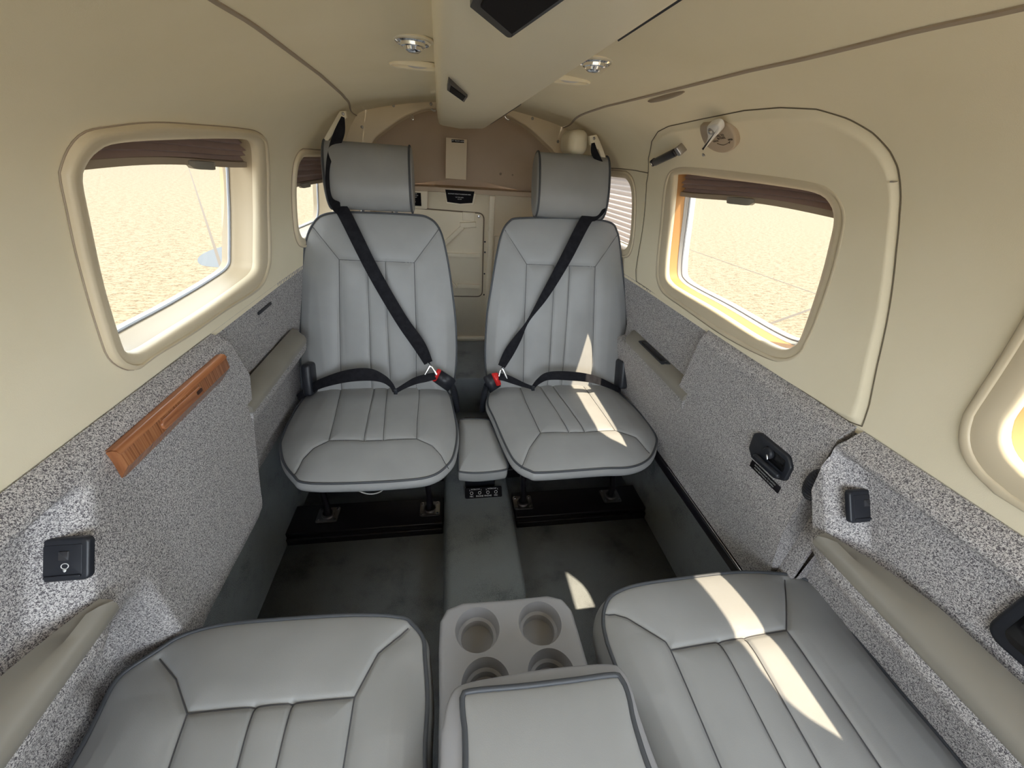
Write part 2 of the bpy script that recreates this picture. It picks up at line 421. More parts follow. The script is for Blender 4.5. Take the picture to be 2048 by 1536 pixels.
for i, s in enumerate((-1, 1)):
    spx = [(430,0),(500,45),(570,95),(640,150),(690,195),(722,226)] if s < 0 else [(2040,14),(1850,57),(1620,115),(1500,140),(1400,164),(1281,195),(1213,212),(1117,253)]
    sq = sorted(q for q in (hyt(*p) for p in spx) if q[0] < 2.0)
    sq.append((2.1, sq[-1][1]-(.01 if s > 0 else .002)))
    ys = np.linspace(Y0, Y1-.005, 90); rows = []
    for y in ys:
        ts_ = float(np.interp(y, [q[0] for q in sq], [q[1] for q in sq]))
        rows.append([S(y, ts_+dt*.42, s, o*.7) for dt, o in ((-.009, -.001), (-.008, .0025), (0, .0035), (.008, .0025), (.009, -.001))])
    o = objg('trim_%d' % (i+1), np.array(rows), TAUPE, sharp=40)
    tag(o, 'thin taupe seam strip along the %s edge of the headliner' % ('left' if s < 0 else 'right'), 'trim', kind='structure')
    # kick carpet between floor and sidewall
    rows = [[S(y, t, s, .0)+np.array([0, 0, 0]) for t in np.linspace(TT[0], T38, 12)] for y in np.linspace(Y0, Y1, 60)]
    o = objg('baseboard_%s' % ('left' if s < 0 else 'right'), np.array(rows), CARPET2 if s < 0 else CARPET)
    tag(o, 'dark carpeted kick panel rising from the floor on the %s' % ('left' if s < 0 else 'right'), 'baseboard', kind='structure')
fl = objbm('floor', rbox_bm(1.44, 2.9, .04, 0), CARPET, None, Matrix.Translation((0, .70, -.02))); tag(fl, 'dark charcoal cabin carpet', 'floor', kind='structure')
tn = []
for y in np.linspace(Y0, 1.70, 40):
    tn.append([(x, y, z) for x, z in [(-.135, -.002), (-.128, .10), (-.120, .122), (-.105, .130), (0, .133), (.105, .130), (.118, .122), (.126, .10), (.133, -.002)]])
o = objg('trim_3', np.array(tn), CARPET2, cap0=True, cap1=True, sharp=60); tag(o, 'slate carpeted tunnel running down the middle of the floor', 'floor tunnel', kind='structure')
o = objbm('front_light_blocker', rbox_bm(1.40, .02, .80, 0), mat('grey_blocker', (.35, .35, .35), .7), None, Matrix.Translation((0, Y0-.01, .40))); tag(o, 'grey waist high panel added unseen behind the camera to block light from the front', 'wall', kind='structure')  # unseen panel added behind the camera to cut low light from the front
# raised baggage floor behind the seats
o = rbox('trim_4', (0, 1.99, .165), (1.19, .62, .33), CARPET, bev=.004); tag(o, 'raised dark carpeted baggage floor behind the rear seats', 'floor', kind='structure')

# ------------------------------------------------------------------ windows
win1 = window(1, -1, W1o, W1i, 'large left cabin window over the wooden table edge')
win2 = window(2, 1, W2o, W2i, 'window in the right upper door with amber lined reveal', amber=True)
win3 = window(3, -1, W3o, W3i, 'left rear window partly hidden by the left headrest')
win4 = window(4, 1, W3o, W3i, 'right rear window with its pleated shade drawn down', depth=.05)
win5 = window(5, 1, W5o, W5i, 'nearest right window with amber lined reveal, cut by the photo edge', amber=True)

# ------------------------------------------------------------------ shades
def shade(win, side, t0, label, closed=False, tabf=.55, droop=0.0):
    root0, A, B, c, ring = win
    r = thing('window_shade', label, 'window shade', tuple(S(c[0], c[1], side, -.03)))
    ymin, ymax = B[:, 0].min()+.006, B[:, 0].max()-.006
    tt_ = B[:, 1].max()-.004
    def edge(y):    # top and bottom of opening at y
        k = [p[1] for p in B if abs(p[0]-y) < .012]; return (min(k), max(k)) if k else (c[1], c[1])
    ys = np.linspace(ymin, ymax, 70)
    tb = (B[:, 1].min()+.012) if closed else t0
    npl = 13 if closed else 5
    rows = []
    for y in ys:
        lo, hi = edge(y); row = []
        for k in range(npl*2+1):
            q = k/(npl*2); t = tt_+(tb-tt_)*q+(0 if closed else droop*math.sin((y-ymin)/(ymax-ymin)*math.pi*1.5)*q)
            t = min(t, hi-.002)
            off = -.030+(.006 if k % 2 else -.004)+(0 if closed else .004*math.sin(7*y+k))
            row.append(S(y, t, side, off))
        rows.append(row)
    objg('pleated_fabric', np.array(rows), MAUVET if closed else MAUVE, r, sharp=20)
    if not closed:
        rail = []
        for y in ys:
            lo, hi = edge(y); t = min(tb+(droop*math.sin((y-ymin)/(ymax-ymin)*math.pi*1.5)), hi-.004)
            rail.append([S(y, t+a, side, -.030+o) for a, o in ((.004, -.004), (.004, .009), (-.007, .010), (-.009, -.004))])
        objg('bottom_rail', np.array(rail), TAUPE, r, closed_v=True, cap0=True, cap1=True, sharp=30)
        yc = ymin+(ymax-ymin)*tabf; tl = []
        for y in np.linspace(yc-.05, yc+.05, 12):
            e = .006*math.sqrt(max(0, 1-((y-yc)/.05)**6))
            t = tb+(droop*math.sin((y-ymin)/(ymax-ymin)*math.pi*1.5))-.003
            tl.append([S(y, t+a, side, -.030+o) for a, o in ((.003+e*.4, .006), (.003+e*.4, .010+e), (-.003-e, .011+e), (-.005-e, .006))])
        objg('pull_tab', np.array(tl), TAN, r, closed_v=True, cap0=True, cap1=True, sharp=30)
    return r
shade(win1, -1, t_of_z(1.222), 'mauve pleated shade bunched up at the top of the large left window', tabf=.62, droop=.006)
shade(win2, 1, t_of_z(1.216), 'mauve pleated shade pushed up in the right door window', tabf=.50, droop=.006)
shade(win3, -1, t_of_z(1.15, 1.7), 'mauve shade half raised in the left rear window', tabf=.35)
shade(win4, 1, 0, 'mauve pleated shade pulled fully down in the right rear window', closed=True)

# ------------------------------------------------------------------ upper door liner
DP = [(1303,283),(1316,263),(1337,252),(1407,238),(1490,221),(1560,214),(1635,219),(1697,238),(1747,267),(1780,300),(1796,333),(1801,366),(1800,428),(1792,511),(1776,635),(1755,731),(1738,813)]
DL = [hyt(*p) for p in DP]
tB = T89+.001
DL = DL+[(.462, tB+.006), (.49, tB), (.7, tB), (.95, tB), (1.2, tB), (1.42, tB)]+[hyt(*p) for p in [(1272,538),(1279,495),(1289,428),(1293,366),(1297,317)]]
_, A2, B2, c2, _r = win2
DLr = resample(np.array(DL), 900, True)
_a = np.arctan2(DLr[:, 1]-c2[1], DLr[:, 0]-c2[0]); _o = np.argsort(_a); _R = np.hypot(DLr[:, 0]-c2[0], DLr[:, 1]-c2[1])
_A = np.concatenate([_a[_o]-2*math.pi, _a[_o], _a[_o]+2*math.pi]); _RR = np.concatenate([_R[_o]]*3)
th = np.linspace(-math.pi, math.pi, 400, endpoint=False); DD = np.stack([c2[0]+np.interp(th, _A, _RR)*np.cos(th), c2[1]+np.interp(th, _A, _RR)*np.sin(th)], 1)
A4, _ = angloop(W2o, 400, c2)
rows = []
for k, off in [(0, -.003), (0, .0), (.03, .0006), (.07, .0025), (.10, .0045)]+[(q, .006) for q in np.linspace(.12, 1.03, 26)]:
    Q = DD+(A4-DD)*k; rows.append(S(Q[:, 0], Q[:, 1], 1, off))
d1 = objg('door_1', np.array(rows), CREAM, closed_v=True); tag(d1, 'cream lining of the upper entry door with arched outline, around the right window', 'door', kind='structure')
tube('door_seam', S(DD[:, 0], DD[:, 1], 1, .0004), .0011, mat('door_gap', (.13, .105, .07), .8), d1, 6, True)
seam = [hyt(*p) for p in [(1213,336),(1240,337),(1270,340),(1296,345)]]
tube('lining_seam', [S(y, t, 1, .001) for y, t in seam], .0013, bpy.data.materials['door_gap'], wr, 6)
seam = [hyt(*p) for p in [(1290,352),(1287,430),(1278,500),(1266,550)]]

# lower sidewall panels --------------------------------------------------------
def sst(a): a = np.clip(a, 0, 1); return a*a*(3-2*a)
def xin(y, z, right=False):
    """inner face of the proud carpeted panels"""
    x = .600-.014*sst((.56-y)/.14)*sst((.87-z)/.03)
    if right: x = .598-.012*sst((.53-y)/.07)*sst((.87-z)/.03)
    yf = .427+(z-.80)*.636
    rec = sst((yf-y+.024)/.05)*sst((z-.700)/.012)*sst((.862-z)/.03)
    x = x+(.635-x)*rec
    low = sst((.405-y)/.05)*sst((.703-z)/.010)
    x = x+(.571-x)*low
    x += (.125 if right else .095)*sst((.672-z)/.13)*(1 if right else sst((.47-y)/.04))
    return x
def side_panel(name, side, y0, yend, zs, xf, m, parent=None, label=None, ny=260):
    """grid over (y,z): zs descending from the cap line; both ends and the rims turn back to the lining"""
    rows = []
    S_ = np.linspace(0, 1, ny)
    def col(s, back=0):
        r = []
        z0, z1 = zs[0], zs[-1]
        for z in zs:
            y = y0+(yend(z)-y0)*s; r.append((side*xf(y, z), y, z))
        lo = (side*(xf(y, zs[-1])+.045), y, zs[-1]-.004)
        r.append(lo)
        return r
    b0 = [(side*.66, p[1], p[2]) for p in col(0)]; b1 = [(side*.66, p[1], p[2]) for p in col(1)]
    rows = [b0]+[col(s) for s in S_]+[b1]
    return objg(name, np.array(rows), m, parent, label, sharp=50)
capz = [(.622, .894), (.614, .888), (.606, .878), (.601, .868)]
def with_cap(f):
    def g(y, z):
        b = f(y, z)
        if z > .866: return max(b, float(np.interp(z, [c[1] for c in capz[::-1]], [c[0] for c in capz[::-1]])))
        return b
    return g
zsL = [.894, .890, .885, .878, .872, .866]+list(np.linspace(.86, .70, 50))+list(np.linspace(.695, .42, 24))+[.412, .405, .400]
yeL = lambda z: float(np.interp(z, [.40, .416, .465, .60, .757, .86, .894], [.815, .82, .835, .885, .952, .915, .895]))
pL = thing('sidewall_panel', 'speckled grey carpeted side panel on the left holding the wooden table', 'side panel', (-.62, .3, .4))
side_panel('panel_shell', -1, Y0, yeL, zsL, with_cap(lambda y, z: xin(y, z)+(.012*sst((.43-z)/.03))), SPECK, pL)
# right: lower door and front panel
def xdoor(y, z):
    x = .600+.044*sst((.652-z)/.26)
    r = sst((y-(.955+(z-.66)*-.15))/.012)*sst((z-.655)/.008)
    return x+(.634-x)*r*(1 if z < .87 else 1)
d2 = thing('door_2', 'speckled carpeted lower entry door panel on the right with black latch recess', 'door', (.62, .95, .4), kind='structure')
zsR = [.894, .890, .885, .878, .872, .866]+list(np.linspace(.86, .62, 60))+list(np.linspace(.61, .40, 18))+[.392, .386]
side_panel('door_panel', 1, .470, lambda z: 1.44, zsR, with_cap(xdoor), SPECK, d2)
pR = thing('sidewall_panel', 'speckled grey carpeted side panel at the near right with a long taupe armrest', 'side panel', (.60, .1, .4))
side_panel('panel_shell', 1, Y0, lambda z: float(np.interp(z, [.38, .61, .65, .69, .76, .85, .894], [.44, .43, .398, .41, .452, .462, .455])), zsR[:-1], with_cap(lambda y, z: xin(y, z, True)-.004), SPECK, pR)
o = rbox('gap_backing', (.654, .462, .64), (.010, .05, .50), SPECK, d2, .002)

# door sill on the right ---------------------------------------------------------
sl = thing('door_sill', 'black sill strip along the bottom of the entry door', 'door sill', (.655, .9, .37))
path = [(.648, y, .372) for y in np.linspace(.2, 1.45, 20)]
rbox('sill_channel', (.652, .85, .366), (.030, 1.25, .030), BLACKM, sl, .004)
rbox('sill_strip', (.640, .62, .384), (.003, .62, .003), CHROME, sl, .001)

# armrests -------------------------------------------------------------------------
def far_armrest(side, label, ashtray=False):
    r = thing('armrest', label, 'armrest', (side*.615, 1.16, .69), 'taupe armrests on the cabin sides')
    ya, yb = .90, 1.375; rows = []; rows2 = []
    for y in np.linspace(ya, yb, 50):
        q = max(0, (y-(yb-.045))/.045); k = math.sqrt(max(0, 1-q*q)); w_ = .636-(.636-.590)*k
        rows.append([(side*x, y, z) for x, z in [(.640, .716), (.636-(.636-w_)*.5, .711), (w_+.010, .700), (w_+.003, .695), (w_, .686), (w_+.001, .676), (.640, .672)]])
        rows2.append([(side*x, y, z) for x, z in [(.640, .677), (w_+.003, .677), (w_+.004, .660), (w_+.010, .645), (.640, .632)]])
    objg('armrest_top', np.array(rows), TAN, r, closed_v=True, cap0=True, cap1=True, sharp=50)
    objg('armrest_base', np.array(rows2), SPECK, r, closed_v=True, cap0=True, cap1=True, sharp=40, label='speckled carpet underside of the armrest')
    if ashtray:
        P = [(.632, 1.255), (.604, 1.262), (.603, 1.085), (.607, 1.075), (.632, 1.065)]
        # slanted top plane: z falls towards the seat
        bm = prism_bm(rpoly([(.630, 1.262), (.606, 1.268), (.605, 1.078), (.630, 1.062)], .004, 3), 0, .003, .0008)
        for v in bm.verts: v.co.z += .7150-(.640-v.co.x)*.22
        objbm('ashtray_bezel', bm, BLACK, r)
        bm = prism_bm(rpoly([(.626, 1.245), (.610, 1.25), (.609, 1.095), (.626, 1.082)], .003, 3), 0, .004, .001)
        for v in bm.verts: v.co.z += .7150-(.640-v.co.x)*.22
        objbm('ashtray_lid', bm, GLOSS, r)
far_armrest(-1, 'plain taupe armrest beside the left rear seat')
far_armrest(1, 'taupe armrest with a black ashtray beside the right rear seat', True)
def near_armrest(side, label):
    r = thing('armrest', label, 'armrest', (side*.585, .05, .70), 'taupe armrests on the cabin sides')
    rows = []
    for y in np.linspace(Y0, .390, 90):
        q = np.clip((.390-y)/.16, 0, 1); w_ = .012+.036*math.sin(q*math.pi/2)**.9
        xi = .563; xo = xi+w_; e = min(1, q*8)
        rows.append([(side*x, y, z) for x, z in [(xo+.006, .700), (xo+.003, .715+.020*q), (xi+.45*w_, .712+.018*q*e), (xi+.012*e, .708+.012*e), (xi+.003, .706+.005*e), (xi-.001, .702), (xi, .690), (xi+.006, .682)]])
    objg('armrest_top', np.array(rows), TAN, r, closed_v=True, cap0=True, cap1=True, sharp=60)
near_armrest(-1, 'long taupe armrest at the near left below the light switch')
near_armrest(1, 'long taupe armrest at the near right beside the black jack box')

# folded table edge -----------------------------------------------------------------
tb_ = thing('folding_table', 'varnished wooden table edge stowed in the left side panel', 'table', (-.59, .69, .82))
bm = bmesh.new()
sec = [(-.620, .858), (-.590, .8655), (-.584, .8635), (-.5805, .858), (-.5795, .834), (-.600, .806), (-.615, .81)]
rows = [[(x, y, z) for x, z in sec] for y in (.524, .530, .69, .842, .848)]
for i in (0, -1): rows[i] = [(-.597+(x+.597)*.93, y, .838+(z-.838)*.93) for x, y, z in rows[i]]
o = objg('table_leaf', np.array(rows), WOOD, tb_, closed_v=True, cap0=True, cap1=True, sharp=30)
rows = [[(x, y, z+.0004) for x, z in [(-.620, .8585), (-.590, .8662), (-.5835, .8645), (-.5800, .8575)]] for y in (.523, .69, .849)]
objg('table_edging', np.array(rows), WOODL, tb_)
lt = rrect(.125, .018, .008, 6)
objbm('finger_pull', prism_bm(lt, 0, .004, .0025, 3), WOODL, tb_, frame((-.5800, .672, .845), (0, 1, 0), (0, 0, 1)))
objbm('pull_recess', prism_bm(rrect(.018, .008, .003), 0, .0006), mat('wood_shadow_gap', (.05, .015, .006), .6), tb_, frame((-.5759, .722, .847), (0, 1, 0), (0, 0, 1)))

# switch plates, outlets -----------------------------------------------------------
def switch_plate(c, u, v, w_, h, label, bulb=False):
    r = thing('light_switch', label, 'switch', tuple(c))
    F = frame(c, u, v)
    objbm('switch_plate', prism_bm(rrect(w_, h, .007), -.004, .005, .003, 3), BLACK, r, F)
    objbm('switch_face', prism_bm(rrect(w_-.014, h-.016, .002), .004, .0058, .0006), BLACK, r, F)
    objbm('bottom_lip', prism_bm(rrect(w_-.016, .004, .0018), .004, .0075, .001), BLACK, r, F @ Matrix.Translation((0, -h/2+.007, 0)))
    objbm('rocker', prism_bm(rrect(.012, .012, .001), .005, .0075, .001), mat('rocker_grey', (.035, .035, .04), .4), r, F @ Matrix.Translation((.002, .006, 0)))
    if bulb:
        cpt = [F @ Vector((.003+.0042*math.cos(a), -.0075+.0035*math.sin(a), .0063)) for a in np.linspace(0, 2*math.pi, 20, endpoint=False)]
        b = tube('bulb_symbol', cpt, .0005, WHITET, r, 5, True)
        objbm('bulb_base', prism_bm([(-.0022, .0018), (.0022, .0018), (.0012, -.0012), (0, -.0018), (-.0012, -.0012)], 0, .0006), WHITET, b, F @ Matrix.Translation((.003, -.0135, .006)))
switch_plate((-.602, .4085, .778), (1, 0, 0), (0, .53, .848), .058, .056, 'black light switch with a white bulb symbol on the left side panel', True)
switch_plate((.622, .3925, .778), (1, 0, 0), (0, .53, .848), .062, .057, 'plain black light switch on the near right side panel')
jb = thing('jack_box', 'black recessed jack box cut off by the right edge of the photo', 'outlet', (.62, .12, .79))
F = frame((.632, .115, .795), (0, -1, 0), (0, 0, 1))
objbm('box_bezel', prism_bm(rrect(.165, .098, .022), -.004, .010, .006, 4), BLACK, jb, F)
objbm('box_face', prism_bm(rrect(.135, .066, .014), .0095, .0108, .001), GLOSS, jb, F)
objbm('jack', lathe_bm([(0, .0), (.004, .001), (.0045, .004), (.0085, .004), (.0095, .001), (.0095, 0)], 24), CHROME, jb, F @ Matrix.Translation((-.037, -.018, .0108)))

# door latch recess
dl = thing('door_latch', 'black oval latch recess on the lower entry door', 'door latch', (.60, .57, .737))
F = frame((.599, .570, .739), (0, -1, 0), (0, 0, 1))
F = F @ Matrix.Rotation(math.radians(2), 4, 'Z')
plate_pts = rpoly([(-.060, .022), (-.045, .034), (.040, .034), (.056, .016), (.056, -.020), (.030, -.034), (-.040, -.034), (-.058, -.018)], .012, 4)
objbm('latch_bezel', prism_bm(plate_pts, -.004, .007, .004, 3), BLACK, dl, F)
objbm('latch_cup', prism_bm(rpoly([(-.018, .022), (.040, .022), (.046, -.006), (.0, -.006)], .006, 4), .0066, .0075, .0006), GLOSS, dl, F)
objbm('latch_handle', rbox_bm(.075, .012, .012, .005), BLACK, dl, F @ Matrix.Translation((.008, -.016, .012)))
objbm('latch_knob', lathe_bm([(0, .008), (.010, .008), (.013, .005), (.013, 0)], 24), BLACK, dl, F @ Matrix.Translation((-.002, .010, .007)))
objbm('latch_pin', rbox_bm(.004, .011, .002, .001), CHROME, dl, F @ Matrix.Translation((.004, .004, .0155)) @ Matrix.Rotation(.5, 4, 'Z'))
pc = thing('placard', 'narrow black placard with two lines of text under the door latch', 'placard', (.60, .56, .69), 'small black placards')
F = frame((.5985, .563, .690), (0, -1, 0), (0, 0, 1))
objbm('placard_plate', prism_bm([(-.045, .0075), (.045, .0085), (.045, -.0085), (-.045, -.0095)], -.001, .001), PLAC, pc, F)
text('placard_text', 'ROTATE HANDLE TO LATCH', .005, F @ Matrix.Translation((0, .0035, .0012)), DIM, pc)
text('placard_text', 'PUSH BUTTON & TO OPEN', .005, F @ Matrix.Translation((0, -.0035, .0012)), DIM, pc)
# ribbed hose in the gap
hs = []
for k, z in enumerate(np.linspace(.722, .800, 60)):
    q = (z-.761)/.039; r0 = .019*math.sqrt(max(0.02, 1-q*q))*(1+.07*math.sin(k*1.6)); hs.append((r0, z-.761))
o = objbm('ribbed_boot', lathe_bm([(0, hs[0][1])]+hs+[(0, hs[-1][1])], 24), BLACK, None, Matrix.Translation((.602, .462, .761))); tag(o, 'black ribbed rubber boot in the gap beside the lower door', 'boot')
# slots
F = frame(S(1.185, t_of_z(.853, 1.2), -1, .001), (0, 1, 0), (-.12, 0, 1))
o = objbm('vent_slot', prism_bm(rrect(.095, .009, .003), -.002, .0025, .001), BLACK, None, F @ Matrix.Rotation(.0, 4, 'Z')); tag(o, 'small black slot in the speckled lining behind the left window', 'vent')
P = hit(1330, 193); tq = hull_t(P)
pts = []
o = tube('vent_grille', [S(P[1]+d, tq, 1, .0005) for d in np.linspace(-.075, .075, 12)], [.0008+.0055*math.sqrt(max(0, 1-(d/.0755)**2)) for d in np.linspace(-.075, .075, 12)], TAUPE); tag(o, 'slim taupe slot beside the right headliner seam', 'vent')

# ------------------------------------------------------------------ upper door handle, dial
hp = thing('grab_handle', 'black grab handle with steel ends on the upper door', 'handle', tuple(hit(1342, 303)))
def hoff(px, py, off): y, t = hyt(px, py); return Vector(S(y, t, 1, off))
a, b = hoff(1313, 320, .018), hoff(1372, 288, .018)
u = (b-a).normalized()
nrm = (hoff(1342, 303, .03)-hoff(1342, 303, 0)).normalized()
F = frame((a+b)/2, u, nrm.cross(u), nrm); L = (b-a).length
objbm('grip', rbox_bm(L*.74, .020, .015, .006, 4), BLACKM, hp, F)
objbm('end_cap', rbox_bm(.016, .023, .022, .003), STEEL, hp, F @ Matrix.Translation((L/2-.006, 0, -.004)))
objbm('end_cap', rbox_bm(.014, .019, .016, .003), BLACKM, hp, F @ Matrix.Translation((-L/2+.004, 0, -.006)))
objbm('rivet', lathe_bm([(0, .003), (.003, .002), (.004, 0)], 12), CHROME, hp, F @ Matrix.Translation((-L/2+.006, 0, .002)))

dt = thing('door_release', 'tan door release dial with a white lever on the upper door', 'door release', tuple(hit(1435, 280)))
C0 = hoff(1434, 279, .006); n0 = (hoff(1434, 279, .05)-hoff(1434, 279, 0)).normalized()
uu = (hoff(1455, 277, .006)-hoff(1410, 285, .006)); vv = n0.cross(uu)
F = frame(C0, uu, vv, n0)
def topl(px, py, h=.014):       # pixel to the dial's own plane
    P = on_plane(px, py, np.array(C0)+np.array(n0)*h, np.array(n0)); q = F.inverted() @ Vector(P); return (q.x, q.y)
dial = [topl(*p) for p in [(1397,255),(1410,252),(1434,248),(1448,251),(1459,260),(1466,272),(1469,288),(1467,298),(1459,305),(1447,309),(1432,307),(1418,300),(1407,290),(1400,275)]]
dial = [tuple(p) for p in catmull(dial, 3, True)]
objbm('dial_plate', prism_bm(dial, -.008, .012, .004, 3), mat('tan_dial', (.43, .34, .245), .5), dt, F)
lev = [topl(*p, .026) for p in [(1413,254),(1423,249),(1433,249),(1438,255),(1439,264),(1434,271),(1428,276),(1421,285),(1407,300),(1404,298),(1411,284),(1414,274),(1412,263)]]
objbm('lever', prism_bm([tuple(p) for p in catmull(lev, 3, True)], .014, .026, .004, 3), WHITE, dt, F)
q = topl(1420, 265, .029)
objbm('lever_hub', lathe_bm([(0, .004), (.004, .003), (.0045, 0), (.0075, 0), (.0075, -.002)], 20), STEEL, dt, F @ Matrix.Translation((q[0], q[1], .0275)))
for s_, p, sz in (('PULL TO', (1438, 273), .0075), ('ROTATE', (1441, 278), .0075), ('LATCH', (1430, 284), .006), ('OPEN', (1459, 281), .006)):
    q = topl(*p); text('dial_text', s_, sz, F @ Matrix.Translation((q[0], q[1], .0123)), BROWNT, dt)
arc = [topl(*p) for p in [(1433,288),(1440,291),(1447,291.5),(1453,289),(1458,285)]]
arc = [F @ Vector((x, y, .0124)) for x, y in arc]
tube('arrow_arc', catmull([np.array(p) for p in arc], 4), .0005, BROWNT, dt, 5)
q1, q2 = topl(1456.5, 287.5), topl(1459, 283.5)
d_ = Vector((q2[0]-q1[0], q2[1]-q1[1])).normalized(); pr = Vector((-d_.y, d_.x))
objbm('arrow_head', prism_bm([(q1[0]+pr.x*.0018, q1[1]+pr.y*.0018), (q1[0]-pr.x*.0018, q1[1]-pr.y*.0018), (q2[0], q2[1])], .012, .0128), BROWNT, dt, F)
def screw(name, P, n, r, m, parent=None, label=None):
    u = Vector((0, 0, 1)).cross(Vector(n)); u = u if u.length > .1 else Vector((1, 0, 0))
    return objbm(name, lathe_bm([(0, r*.5), (r*.6, r*.42), (r, .0), (r, -r*.3)], 14), m, parent, frame(P, u, Vector(n).cross(u), n), label)
o = screw('door_screw', hoff(1412, 306, .007), n0, .0045, STEEL); o['label'] = 'small steel screw below the door release lever'; o['category'] = 'screw'
y_, t_ = hyt(1795, 357); P = S(y_, t_, 1, .006)
o = screw('door_screw', P, (S(y_, t_, 1, .05)-S(y_, t_, 1, 0)), .0055, STEEL); o['label'] = 'dark screw on the near edge of the upper door'; o['category'] = 'screw'

# ------------------------------------------------------------------ overhead console
oc = thing('overhead_console', 'cream overhead console running along the middle of the ceiling', 'overhead console', (0, .8, 1.42))
def ocx(y): return .004-.017*y
rows = []
for y in np.concatenate([np.linspace(Y0, 1.86, 60), np.linspace(1.875, 2.04, 12)]):
    q = max(0, (y-1.86)/.18); lift = .075*q**2.2; k = 1-.25*q**2; cx = ocx(y)
    zb = 1.384-.010*(y/2)
    rows.append([(cx+x*k, y, min(z+lift*(1 if z < 1.41 else 0), 1.47)) for x, z in
        [(-.104, 1.475), (-.103, 1.43), (-.099, zb+.020), (-.096, zb+.008), (-.090, zb+.002), (-.080, zb-.001), (-.018, zb-.006), (-.004, zb-.006), (.078, zb), (.086, zb+.003), (.092, zb+.010), (.108, 1.425), (.112, 1.475)]])
objg('console_body', np.array(rows), CREAMP, oc, cap0=True, cap1=True, sharp=60)
def ocp(px, py, z): P = at(px, py, 2, z); return (P[0], P[1])
scr = [ocp(1018, 57, 1.373), ocp(1024, 54, 1.373), (ocx(.3)+.012, .22), (ocx(.3)-.06, .20), ocp(940, -12, 1.373)]
objbm('display_bezel', prism_bm(rpoly(scr[:2]+scr[2:], .003, 3), 1.366, 1.380, .0), BLACKM, oc)
cpt = np.mean(np.array(scr), 0)
objbm('display_screen', prism_bm([tuple(cpt+(np.array(p)-cpt)*.80) for p in scr], 1.3645, 1.3665), PLAC, oc)
sw = [ocp(897, 159, 1.3755), ocp(935, 189, 1.3755), ocp(928, 200, 1.3755), ocp(894, 175, 1.3755)]
objbm('switch_panel', prism_bm(sw, 1.3715, 1.380), BLACKM, oc)
cpt = np.mean(np.array(sw), 0)
objbm('switch_window', prism_bm([tuple(cpt+(np.array(p)-cpt)*.78) for p in sw], 1.3705, 1.372), PLAC, oc)
for ya, yb in ((-.1, .53), (1.12, 1.75)):
    pts = []
    for y in np.linspace(ya, yb, 12):
        cx = ocx(y); zb = 1.384-.010*(y/2)
        pts.append([(cx+.0935, y, zb+.010), (cx+.0965, y, zb+.0075), (cx+.1005, y, zb+.016), (cx+.0975, y, zb+.019)])
    objg('light_slot', np.array(pts), BLACKM, oc, closed_v=True, cap0=True, cap1=True, sharp=30)

# ------------------------------------------------------------------ ceiling vents and reading lights
def ceil_frame(px, py):
    P = hit(px, py); s_ = 1 if P[0] > 0 else -1; t = hull_t(P); y = P[1]
    A_ = Vector(S(y, t, s_, 0)); n_ = Vector(S(y, t, s_, .05))-A_; return frame(A_, n_.cross(Vector((0, 1, 0))) if False else Vector((1, 0, 0)), Vector((0, 1, 0)).cross(Vector((0, 0, 0))) if False else n_.cross(Vector((1, 0, 0))), n_), A_
for (px, py), lb in (((822, 79), 'chrome ceiling air vent to the left of the overhead console'), ((1191, 121), 'chrome ceiling air vent to the right of the overhead console')):
    F, P0 = ceil_frame(px, py)
    r = thing('air_vent', lb, 'air vent', tuple(P0), 'chrome ceiling air vents')
    objbm('vent_flange', lathe_bm([(.033, -.001), (.033, .0015), (.030, .0025), (.027, .002)], 40), CREAMP, r, F)
    objbm('vent_ring', lathe_bm([(.028, 0), (.028, .004), (.025, .006), (.022, .004), (.020, .004)], 40), CHROME, r, F)
    objbm('vent_nozzle', lathe_bm([(.021, .002), (.019, .009), (.016, .010), (.0145, .008), (.0125, .0135), (.008, .016), (0, .0165)], 40), CHROME, r, F)
for (px, py), lb in (((829, 127), 'cream oval reading light to the left of the overhead console'), ((1134, 156), 'cream oval reading light to the right of the overhead console')):
    F, P0 = ceil_frame(px, py)
    r = thing('reading_light', lb, 'reading light', tuple(P0), 'cream ceiling reading lights')
    if px < 1000: F = F @ Matrix.Rotation(-.06, 4, 'Z')
    A_ = [np.array([(x*k, y*k2, h) for x, y in rrect(.096, .046, .020, 8)]) for k, k2, h in ((1, 1, -.001), (1, 1, .006), (.97, .95, .0075), (.90, .80, .0065), (.88, .77, .002), (.80, .66, .0015))]
    g = [[F @ Vector(p) for p in row] for row in A_]
    objg('light_bezel', np.array([[tuple(p) for p in row] for row in g]), CREAMP, r, closed_v=True, cap1=True, sharp=40)
    objbm('light_lens', lathe_bm([(.016, 0), (.015, .003), (.010, .0045), (0, .005)], 32), WHITE, r, F @ Matrix.Translation((.006, 0, .0015)) @ Matrix.Scale(1.25, 4, (1, 0, 0)))

